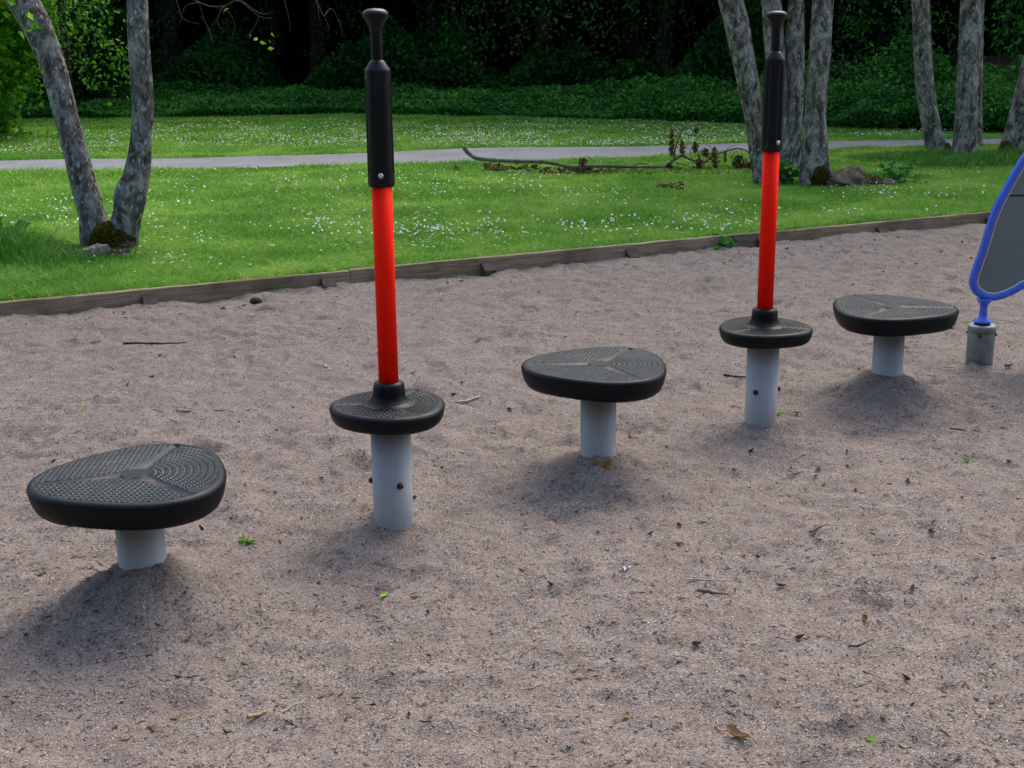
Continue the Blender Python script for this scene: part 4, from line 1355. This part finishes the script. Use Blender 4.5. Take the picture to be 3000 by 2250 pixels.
WT = 'dark trees of the wood behind the lawn'
def wood_tree(x, dep, h, rad, label, seed, n=9000, low=2.0, hang=(), tr=.16, m='leaf_forest', grp=WT):
    g = np.random.default_rng(seed)
    dep = dep + 1.3
    y = float(hedge_y(x)) + dep
    z0 = LZ + .1 * dep
    o = empty('wood_tree', (x, y, z0), label, 'tree', grp)
    pth = [[0, 0, -.1, tr * 1.3], [0, 0, .3, tr], [g.normal(0, .05), 0, 1.2, tr * .92], [g.normal(0, .12), g.normal(0, .1), 3, tr * .8], [g.normal(0, .3), g.normal(0, .2), h * .7, tr * .4], [0, 0, h * .95, .03]]
    trunk_mesh(pth, 16, 6, seed).build('trunk', M['bark_dark'], o)
    k = 46
    cc = np.stack([g.normal(0, rad * .55, k), g.normal(0, rad * .5, k), g.uniform(low, h, k)], 1)
    i = g.integers(0, k, n)
    cen = cc[i] + g.normal(0, 1, (n, 3)) * g.uniform(.2, .75, (n, 1)) * [1, 1, .7]
    cen[:, 2] = np.maximum(cen[:, 2], low * .75)
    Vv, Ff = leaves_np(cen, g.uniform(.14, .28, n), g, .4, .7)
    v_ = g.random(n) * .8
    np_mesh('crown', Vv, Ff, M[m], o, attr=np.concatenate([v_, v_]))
    for hi, (u, v0, v1, du, nn, sz) in enumerate(hang):      # low sprays of leaves seen under the crown
        cc = []; b = MB()
        yy = y - rad * .45
        base = np.array([x, y, z0])
        for s in range(max(3, nn // 60)):
            uu = u + g.uniform(-du, du)
            a = np.array(PY(uu, v0 - 60, yy + g.uniform(-.6, .6))) - base
            e = np.array(PY(uu + g.uniform(-du, du) * .6, v0 + (v1 - v0) * g.uniform(.5, 1), yy + g.uniform(-.6, .6))) - base
            b.tube([(0, 0, max(2.2, a[2])), tuple(a), tuple((a + e) / 2 + [.05, 0, .05]), tuple(e)], [.02, .012, .007, .003], 5)
            for t_ in g.random(60): cc.append(a + (e - a) * t_ + g.normal(0, .13, 3))
        b.build('branch', M['bark_dark'], o)
        cc = np.array(cc)
        Vv, Ff = leaves_np(cc, g.uniform(.45, .9, len(cc)) * sz, g, .9, .55)
        v_ = np.clip(.35 + .65 * g.random(len(cc)), 0, 1)
        np_mesh('low_foliage', Vv, Ff, M['leaf_mid'] if sz < .12 else M['leaf_forest'], o, attr=np.concatenate([v_, v_]))
    return o
wood_tree(-13.5, 3.0, 6.8, 2.6, 'leafy tree at the far left of the wood, outside the lawn corner', 101)
wood_tree(-9.5, 2.4, 6.8, 2.6, 'tree of the wood behind the left leafy bush', 102)
wood_tree(-6.3, 3.2, 6.8, 2.6, 'tree of the wood seen between the two stems of the forked tree', 103, hang=((240, 0, 200, 60, 400, .12), (370, 20, 170, 50, 240, .13)))
wood_tree(-3.6, 3.4, 6.8, 2.6, 'dark tree of the wood right of the forked tree', 104, hang=((500, 40, 170, 80, 240, .13),))
wood_tree(-1.4, 3.8, 6.8, 2.5, 'dark tree of the wood behind the nearer spinner pole', 105, hang=((740, 60, 185, 60, 240, .13), (960, 20, 190, 60, 520, .11)))
wood_tree(.6, 2.6, 6.8, 2.4, 'leafier tree of the wood right of the nearer spinner pole', 106, low=2.2, hang=((1090, 0, 140, 60, 420, .11), (1010, 70, 210, 60, 420, .10)))
wood_tree(2.6, 2.6, 6.8, 2.4, 'leafy tree of the wood above the fallen branch', 107, low=2.2, hang=((1290, 0, 110, 90, 520, .11), (1420, 20, 180, 70, 360, .12)))
wood_tree(4.6, 3.4, 6.8, 2.4, 'dark tree of the wood behind the clump of grey trunks', 108, hang=((1560, 30, 200, 60, 360, .12),))
wood_tree(6.3, 3.4, 6.8, 2.4, 'dark tree of the wood between the two groups of grey trunks', 109, hang=((1880, 40, 150, 80, 480, .11),))
wood_tree(8.6, 2.6, 6.8, 2.4, 'thick reddish trunk in the wood near the right edge', 110, tr=.24, hang=((2180, 40, 160, 50, 420, .11), (2010, 40, 180, 60, 300, .11)))
wood_tree(11.6, 3.0, 6.8, 2.6, 'dark tree of the wood beyond the right edge', 111)
wood_tree(15.5, 3.0, 6.8, 2.8, 'farthest right tree of the wood', 112)
for i, (x, dep) in enumerate([(-11.5, 6.5), (-7.8, 6.8), (-4.9, 7), (-2.3, 7.2), (.1, 6.6), (2.4, 6.6), (5, 7), (7.8, 7), (10.5, 7), (13.5, 7)]):
    wood_tree(x, dep, 8.5, 2.8, 'dark tree standing in the second row of the wood', 130 + i, n=6500, low=1.7, grp='second row of trees in the wood')

# leafy bush at the left edge, standing on the far lawn
def bush(u, v, dy, rx, ry, h, n, size, label, seed, m='leaf_bright', name='leafy_bush', squash=1):
    g = np.random.default_rng(seed)
    c_ = P(u, v, LZ); y = float(c_[1]) + dy; x = float(PY(u, v, y)[0])
    o = empty(name, (x, y, LZ), label, 'bush')
    b = MB(); k = 70
    cc = []
    for i in range(k):
        a = g.uniform(0, 2 * PI); f_ = math.sqrt(g.random()); zc_ = g.random() ** .85 * h
        w_ = math.sin(min(1, (zc_ / h) * 1.15 + .25) * PI * .62)
        cc.append((math.cos(a) * f_ * rx * w_, math.sin(a) * f_ * ry * w_, zc_ + .1))
        if i % 3 == 0: b.tube([(0, 0, 0), tuple(np.array(cc[-1]) * [.4, .4, .6]), cc[-1]], [.03, .018, .006], 5)
    b.build('stem', M['bark_dark'], o)
    cc = np.array(cc); i = g.integers(0, k, n)
    cen = cc[i] + g.normal(0, 1, (n, 3)) * g.uniform(.05, .26, (n, 1)); cen[:, 2] = np.maximum(cen[:, 2], .03)
    Vv, Ff = leaves_np(cen, g.uniform(.6, 1.2, n) * size, g, .35, .68)
    v_ = np.clip(g.random(n) * .8 + .2 * (cen[:, 2] > h * .5), 0, 1)
    np_mesh('foliage', Vv, Ff, M[m], o, attr=np.concatenate([v_, v_]))
    return o
bush(-40, 312, .9, 1.05, .9, 3.4, 15000, .10, 'tall bright green bush reaching the ground at the left edge', 71)
bush(190, 272, 2.2, .9, .9, 3.6, 9000, .11, 'darker leafy bush seen behind the left stem of the forked tree', 72, 'leaf_forest')
# hanging beech spray between the stems
def spray(label, strands, Y, seed, size, m):
    g = np.random.default_rng(seed)
    u0, v0 = strands[0][0]
    base = np.array(PY(u0, v0 - 160, Y))
    o = empty('young_beech', (base[0], base[1], LZ), label, 'tree')
    base = np.array([base[0], base[1], LZ])
    tx = float(PY(162, 330, Y + .5)[0] - base[0]); b = MB(); b.tube([(tx, .5, -.05), (tx, .5, 1.6), (tx * .5, .4, 3.4)], [.06, .045, .02], 10); b.build('trunk', M['bark_dark'], o)
    cc = []; b = MB()
    for s in strands:
        q = smooth_path([np.array(PY(u, v, Y + g.uniform(-.2, .2))) - base for u, v in s], 5)
        b.tube([(tx, .45, float(q[0][2]) + .1)] + [tuple(p) for p in q], [.015] + list(np.linspace(.008, .002, len(q))), 5)
        for p in q[2:]:
            for _ in range(6): cc.append(p + g.normal(0, .08, 3))
    b.build('branch', M['bark_dark'], o)
    cc = np.array(cc); Vv, Ff = leaves_np(cc, g.uniform(.6, 1.1, len(cc)) * size, g, .8, .6); v_ = g.random(len(cc))
    np_mesh('foliage', Vv, Ff, M[m], o, attr=np.concatenate([v_, v_]))
    return o
spray('overhanging young beech spray between the stems of the forked tree', [[(150, -60), (160, 20), (200, 90), (250, 110)], [(150, -60), (180, 0), (215, 30), (240, 60)], [(150, -60), (140, 40), (150, 110), (190, 160)],
      [(150, -60), (170, 60), (215, 130), (262, 152), (272, 168)], [(150, -60), (130, 20), (120, 60)], [(150, -60), (165, 90), (200, 170), (218, 192)], [(150, -60), (110, 0), (105, 60)], [(150, -60), (190, 40), (240, 100), (262, 120)], [(150, -60), (200, -10), (225, 10)]], 15.8, 81, .07, 'leaf_spray')

# ------------------------------------------------------------------ litter on the sand
def SP(u, v):
    z = 0.0
    for _ in range(6):
        q = P(u, v, z); z = .5 * z + .5 * float(sandz(np.array([q[0]]), np.array([q[1]]))[0])
    q = P(u, v, z)
    return (float(q[0]), float(q[1]), float(sandz(np.array([q[0]]), np.array([q[1]]))[0]))
def twig_mesh(L, r0, seed, fork=False, m='twig', bend=.12, name='twig'):
    g = np.random.default_rng(seed); b = MB(); n = 9
    t = np.linspace(-.5, .5, n)
    w_ = g.normal(0, bend * .25, n).cumsum(); w_ -= w_.mean()
    pts_ = [(L * a, L * w_[i], r0 * .7 + abs(a) * r0) for i, a in enumerate(t)]
    b.tube(pts_, list(np.linspace(r0, r0 * .45, n)), 7, rough=.35, seed=seed)
    if fork:
        p = np.array(pts_[5]); b.tube([tuple(p), tuple(p + [L * .16, L * .16, r0]), tuple(p + [L * .24, L * .34, r0 * 2])], [r0 * .75, r0 * .6, r0 * .35], 7, rough=.3, seed=seed + 1)
    return b
def leaf_mesh(L, W, seed, curl=.5, m='dry'):
    g = np.random.default_rng(seed); nx, ny = 9, 5; V = []
    kx = curl * g.uniform(.4, 1.2); ky = g.uniform(.6, 1.8)
    for i in range(nx):
        a = i / (nx - 1); w_ = W * math.sin(PI * a ** .8) ** .8 * .5 + .0004
        for j in range(ny):
            s = (j / (ny - 1) - .5) * 2
            V.append((L * (a - .5), s * w_ * math.cos(s * ky * .4), .002 + abs(s) ** 1.6 * w_ * ky * .7 + kx * L * (a - .5) ** 2 * 1.3 + g.normal(0, L * .018)))
    Fc = [[i * ny + j, (i + 1) * ny + j, (i + 1) * ny + j + 1, i * ny + j + 1] for i in range(nx - 1) for j in range(ny - 1)]
    b = MB(); b.add(V, Fc)
    b.tube([(L * .48, 0, kx * L * .3), (L * .62, L * .02, kx * L * .25), (L * .75, L * .06, .002)], [.0011, .0009, .0007], 5)
    return b
def put(b, name, m, u, v, rz, label, cat, group=None, z=.0, tone=.5):
    o = b.build(name, M[m], None)
    a = o.data.attributes.new('v', 'FLOAT', 'POINT'); a.data.foreach_set('value', np.full(len(o.data.vertices), tone, np.float32))
    x, y, zz_ = SP(u, v)
    o.location = (x, y, zz_ + z); o.rotation_euler = (0, 0, rz)
    return tag(o, label, cat, group)
# single pieces one can point to
put(twig_mesh(.15, .0048, 1, True, bend=.35), 'forked_twig', 'twig_pale', 707, 795, 1.9, 'pale forked twig lying left of the nearer red pole', 'twig')
put(twig_mesh(.13, .0055, 2, True), 'broken_twig', 'twig_pale', 1012, 866, .7, 'pale broken twig right of the nearer footplate', 'twig')
put(twig_mesh(.32, .0022, 3, False, bend=.10), 'long_twig', 'twig_dark', 470, 888, .15, 'long thin dark twig on the sand left of the nearer spinner', 'twig')
put(twig_mesh(.085, .0055, 4), 'twig', 'twig', 1540, 1283, -.35, 'short thick grey brown twig on bare sand at the lower right', 'twig')
put(twig_mesh(.10, .0022, 5), 'twig', 'twig_pale', 1945, 1170, .95, 'thin pale twig lying diagonally at the right of the sand', 'twig')
put(twig_mesh(.075, .0022, 6), 'twig', 'twig_dark', 1860, 1392, .4, 'thin dark twig at the lower right of the sand', 'twig')
put(twig_mesh(.09, .002, 7), 'twig', 'twig_pale', 1520, 1253, .02, 'thin straight pale stalk above the short thick twig', 'twig')
put(twig_mesh(.085, .0025, 8), 'twig', 'twig_dark', 390, 1462, .04, 'straight dark twig on the sand at the lower left', 'twig')
put(twig_mesh(.05, .0022, 9), 'twig', 'twig_dark', 338, 1349, -.7, 'short black twig below the nearest platform', 'twig')
put(twig_mesh(.06, .0065, 10, False), 'bark_stub', 'twig', 88, 1240, 1.35, 'short mossy stub of wood left of the nearest post', 'stub')
put(twig_mesh(.045, .0055, 11), 'wood_stub', 'straw', 555, 1548, .55, 'orange brown splinter of wood at the bottom left', 'splinter')
put(twig_mesh(.065, .0020, 12), 'twig', 'twig_pale', 632, 1527, .9, 'pale straw right of the orange brown splinter', 'straw')
put(twig_mesh(.06, .0025, 13), 'twig', 'twig_pale', 1078, 1498, .12, 'pale stick lying level near the bottom centre', 'twig')
put(twig_mesh(.07, .0020, 14), 'twig', 'twig_pale', 1148, 1484, .75, 'pale straw slanting up right near the bottom centre', 'straw')
put(twig_mesh(.10, .0055, 15), 'twig', 'twig_dark', 1588, 815, -.4, 'dark bark piece left of the farther post', 'bark')
put(twig_mesh(.09, .0045, 16), 'twig', 'twig', 1768, 1143, .6, 'grey stick in front of the farther post', 'twig')
put(twig_mesh(.11, .003, 17), 'twig', 'twig_dark', 2085, 930, -.2, 'dark twig on the sand below the blue framed panel', 'twig')
put(twig_mesh(.06, .006, 18), 'twig', 'twig', 2180, 790, .5, 'stubby stick right of the galvanised post', 'twig')
put(twig_mesh(.30, .006, 19), 'bark_strip', 'twig_dark', 335, 743, .0, 'thin bark strip on the sand below the edging at the left', 'bark')
b = leaf_mesh(.062, .024, 20, 1.2); put(b, 'curled_leaf', 'dry', 1592, 1592, -.75, 'large curled brown leaf near the bottom right', 'leaf', tone=.85)
b = twig_mesh(.075, .0018, 21, bend=.5); put(b, 'leaf_stalk', 'straw', 1560, 1572, 2.2, 'curved brown stalk beside the large curled leaf', 'stalk')
for k, (u, v, rz) in enumerate(((1283, 998, 1.9), (1313, 1000, 1.1), (1303, 1006, 2.0), (1357, 943, 2.4))):
    o = put(leaf_mesh(.034, .016, 30 + k, 1.4), 'orange_leaf', 'orange', u, v, rz, ['leftmost orange leaf on the mound of the middle platform', 'right orange leaf on the mound of the middle platform', 'small orange leaf between two others on the middle mound', 'orange leaf right of the middle post'][k], 'leaf', tone=.5)
    o.rotation_euler = (.5, -.9, rz)
# green sprig
sg = MB(); sg.tube([(-.04, 0, .004), (0, .004, .006), (.04, 0, .004)], [.0015, .0012, .0008], 5)
s_ = empty('green_sprig', SP(545, 1173), 'fresh green sprig on the sand right of the nearest post', 'sprig'); sg.build('stalk', M['green'], s_)
gg = np.random.default_rng(3); cen = np.stack([gg.uniform(-.04, .02, 14), gg.normal(0, .010, 14), gg.uniform(.004, .012, 14)], 1)
Vv, Ff = leaves_np(cen, .024, gg, 0, .5, .6); np_mesh('leaflets', Vv, Ff, M['green'], s_, attr=gg.random(len(Ff)))
for k, (u, v, lb) in enumerate(((2087, 998, 'green leaf with a stalk at the right of the sand'), (830, 1289, 'small yellow green leaf in front of the nearer post'), (1880, 1601, 'tiny bright green leaf at the bottom right'), (1683, 896, 'dark green leaf right of the farther post'),
                                (180, 888, 'green leaf with pale stalk on the sand at the left'), (718, 948, 'tiny green leaf left of the nearer post'), (540, 692, 'green leaf on the sand near the edging'), (1035, 735, 'green grass sprout in the sand right of the nearer pole'))):
    put(leaf_mesh(.034 if k != 2 else .024, .014, 50 + k, .4), 'green_leaf', 'green', u, v, .3 + k * .9, lb, 'leaf', tone=(.2, .9, .6, 0, .4, .7, .4, .3)[k])
# crumpled scrap of white tissue
g = np.random.default_rng(8)
Vv, Ff = leaves_np(g.normal(0, .005, (7, 3)) * [1.3, 1, .4] + [0, 0, .005], .013, g, 0, .8)
o = np_mesh('paper_scrap', Vv, Ff, M['paper']); o.location = SP(1352, 1229); tag(o, 'torn white scrap of tissue on the sand, centre right', 'scrap')
# clod of earth by the edging
x_, y_, z_ = SP(553, 655)
tag(blob('dirt_clod', M['twig_dark'], None, (x_, y_, z_ + .01), (.032, .026, .022), 33, 20, .5), 'dark clod of earth on the sand near the edging', 'clod')

# countable small leaves and twigs scattered over the sand
g = np.random.default_rng(66)
protos = [('dry_leaf', leaf_mesh(.024, .011, 200 + i, .9), 'dry', t) for i, t in enumerate((.1, .35, .6, .9, .2))] + \
         [('small_twig', twig_mesh(.05, .0017, 210 + i, i == 1, bend=.2), m_, .5) for i, m_ in enumerate(('twig', 'twig_dark', 'twig_pale', 'twig_dark'))]
objs = []
for nm, b, mm, tone in protos:
    o = b.build(nm, M[mm], None)
    a = o.data.attributes.new('v', 'FLOAT', 'POINT'); a.data.foreach_set('value', np.full(len(o.data.vertices), tone, np.float32))
    objs.append([o, False, nm])
lab = {'dry_leaf': ('small curled brown leaf lying loose on the sand', 'leaf', 'small dry leaves on the sand'), 'small_twig': ('thin bit of twig lying loose on the sand', 'twig', 'small twigs on the sand')}
cnt = 0
bases = [S0, S3, S5, Q1, Q2, M0]
while cnt < 300:
    u = g.uniform(-60, 2270); v = 1659 - g.random() ** .75 * 1180
    if cnt > 235: v = 655 - u * .0912 + g.uniform(12, 60)
    p = P(u, v, 0)
    s_, t_ = st(p[0], p[1])
    if t_ > -.12 or any(math.hypot(p[0] - b_[0], p[1] - b_[1]) < .09 for b_ in bases): continue
    k = int(g.integers(0, len(objs)))
    if k == 7 and g.random() < .5: k = 0
    o0, used, nm = objs[k]
    if used: o = o0.copy(); C.objects.link(o)
    else: o = o0; objs[k][1] = True
    o.location = SP(u, v); o.rotation_euler = (g.normal(0, .25), g.normal(0, .2), g.uniform(0, 6.28))
    s = float(g.uniform(.45, 1.25)); o.scale = (s, s * g.uniform(.7, 1.3), s)
    tag(o, *lab[nm]); cnt += 1

# uncountable: grit and chips
def grit(n, ymax, smin, smax, seed, name, label, cat, elong, m, pw=1):
    g = np.random.default_rng(seed)
    u = g.uniform(-150, 2360, n); v = 1750 - g.random(n) ** pw * (1750 - 470)
    a = u * K - 1500; b = 1125 - v * K
    U = (cr * a + sr * b) / F; Vv = (-sr * a + cr * b) / F
    dy = cp + Vv * sp; dz = -sp + Vv * cp
    t = -CAMH / dz
    x = U * t; y = dy * t
    s_, t_ = st(x, y); ok = (t_ < -.02) & (y < ymax)
    x, y = x[ok], y[ok]; z = sandz(x, y); n = len(x)
    sc = smin + (smax - smin) * g.random(n) ** 3
    az = g.uniform(0, 2 * PI, n); el = g.uniform(elong[0], elong[1], n)
    ax = np.stack([np.cos(az), np.sin(az), g.normal(0, .18, n)], 1); ay = np.stack([-np.sin(az), np.cos(az), g.normal(0, .18, n)], 1); up_ = np.array([0, 0, 1.])
    c_ = np.stack([x, y, z + sc * .15], 1)
    A = ax * (sc * el)[:, None]; B = ay * (sc * g.uniform(.5, .9, n))[:, None]; Cc = up_ * (sc * g.uniform(.3, .7, n))[:, None]
    V = np.stack([c_ + A, c_ + B + A * .2, c_ - A, c_ - B - A * .1, c_ + Cc + A * .2, c_ + Cc * .8 - A * .4], 1).reshape(-1, 3)
    i = np.arange(n)[:, None] * 6
    Fc = np.concatenate([i + np.array([[0, 1, 4]]), i + np.array([[1, 5, 4]]), i + np.array([[1, 2, 5]]), i + np.array([[2, 3, 5]]), i + np.array([[3, 4, 5]]), i + np.array([[3, 0, 4]])], 0)
    val = g.random(n)
    o = np_mesh(name, V, Fc, M[m], attr=np.tile(val, 6)); tag(o, label, cat, None, 'stuff')
grit(110000, 7.5, .0010, .0042, 1, 'gravel', 'loose fine grit and small stones over the sand', 'gravel', (.8, 1.5), 'grit')
grit(17000, 9.5, .0012, .0048, 2, 'wood_chips', 'tiny chips and broken bits of leaf over the sand', 'chips', (2., 5.), 'chip', .8)
print('objects', len(bpy.data.objects))
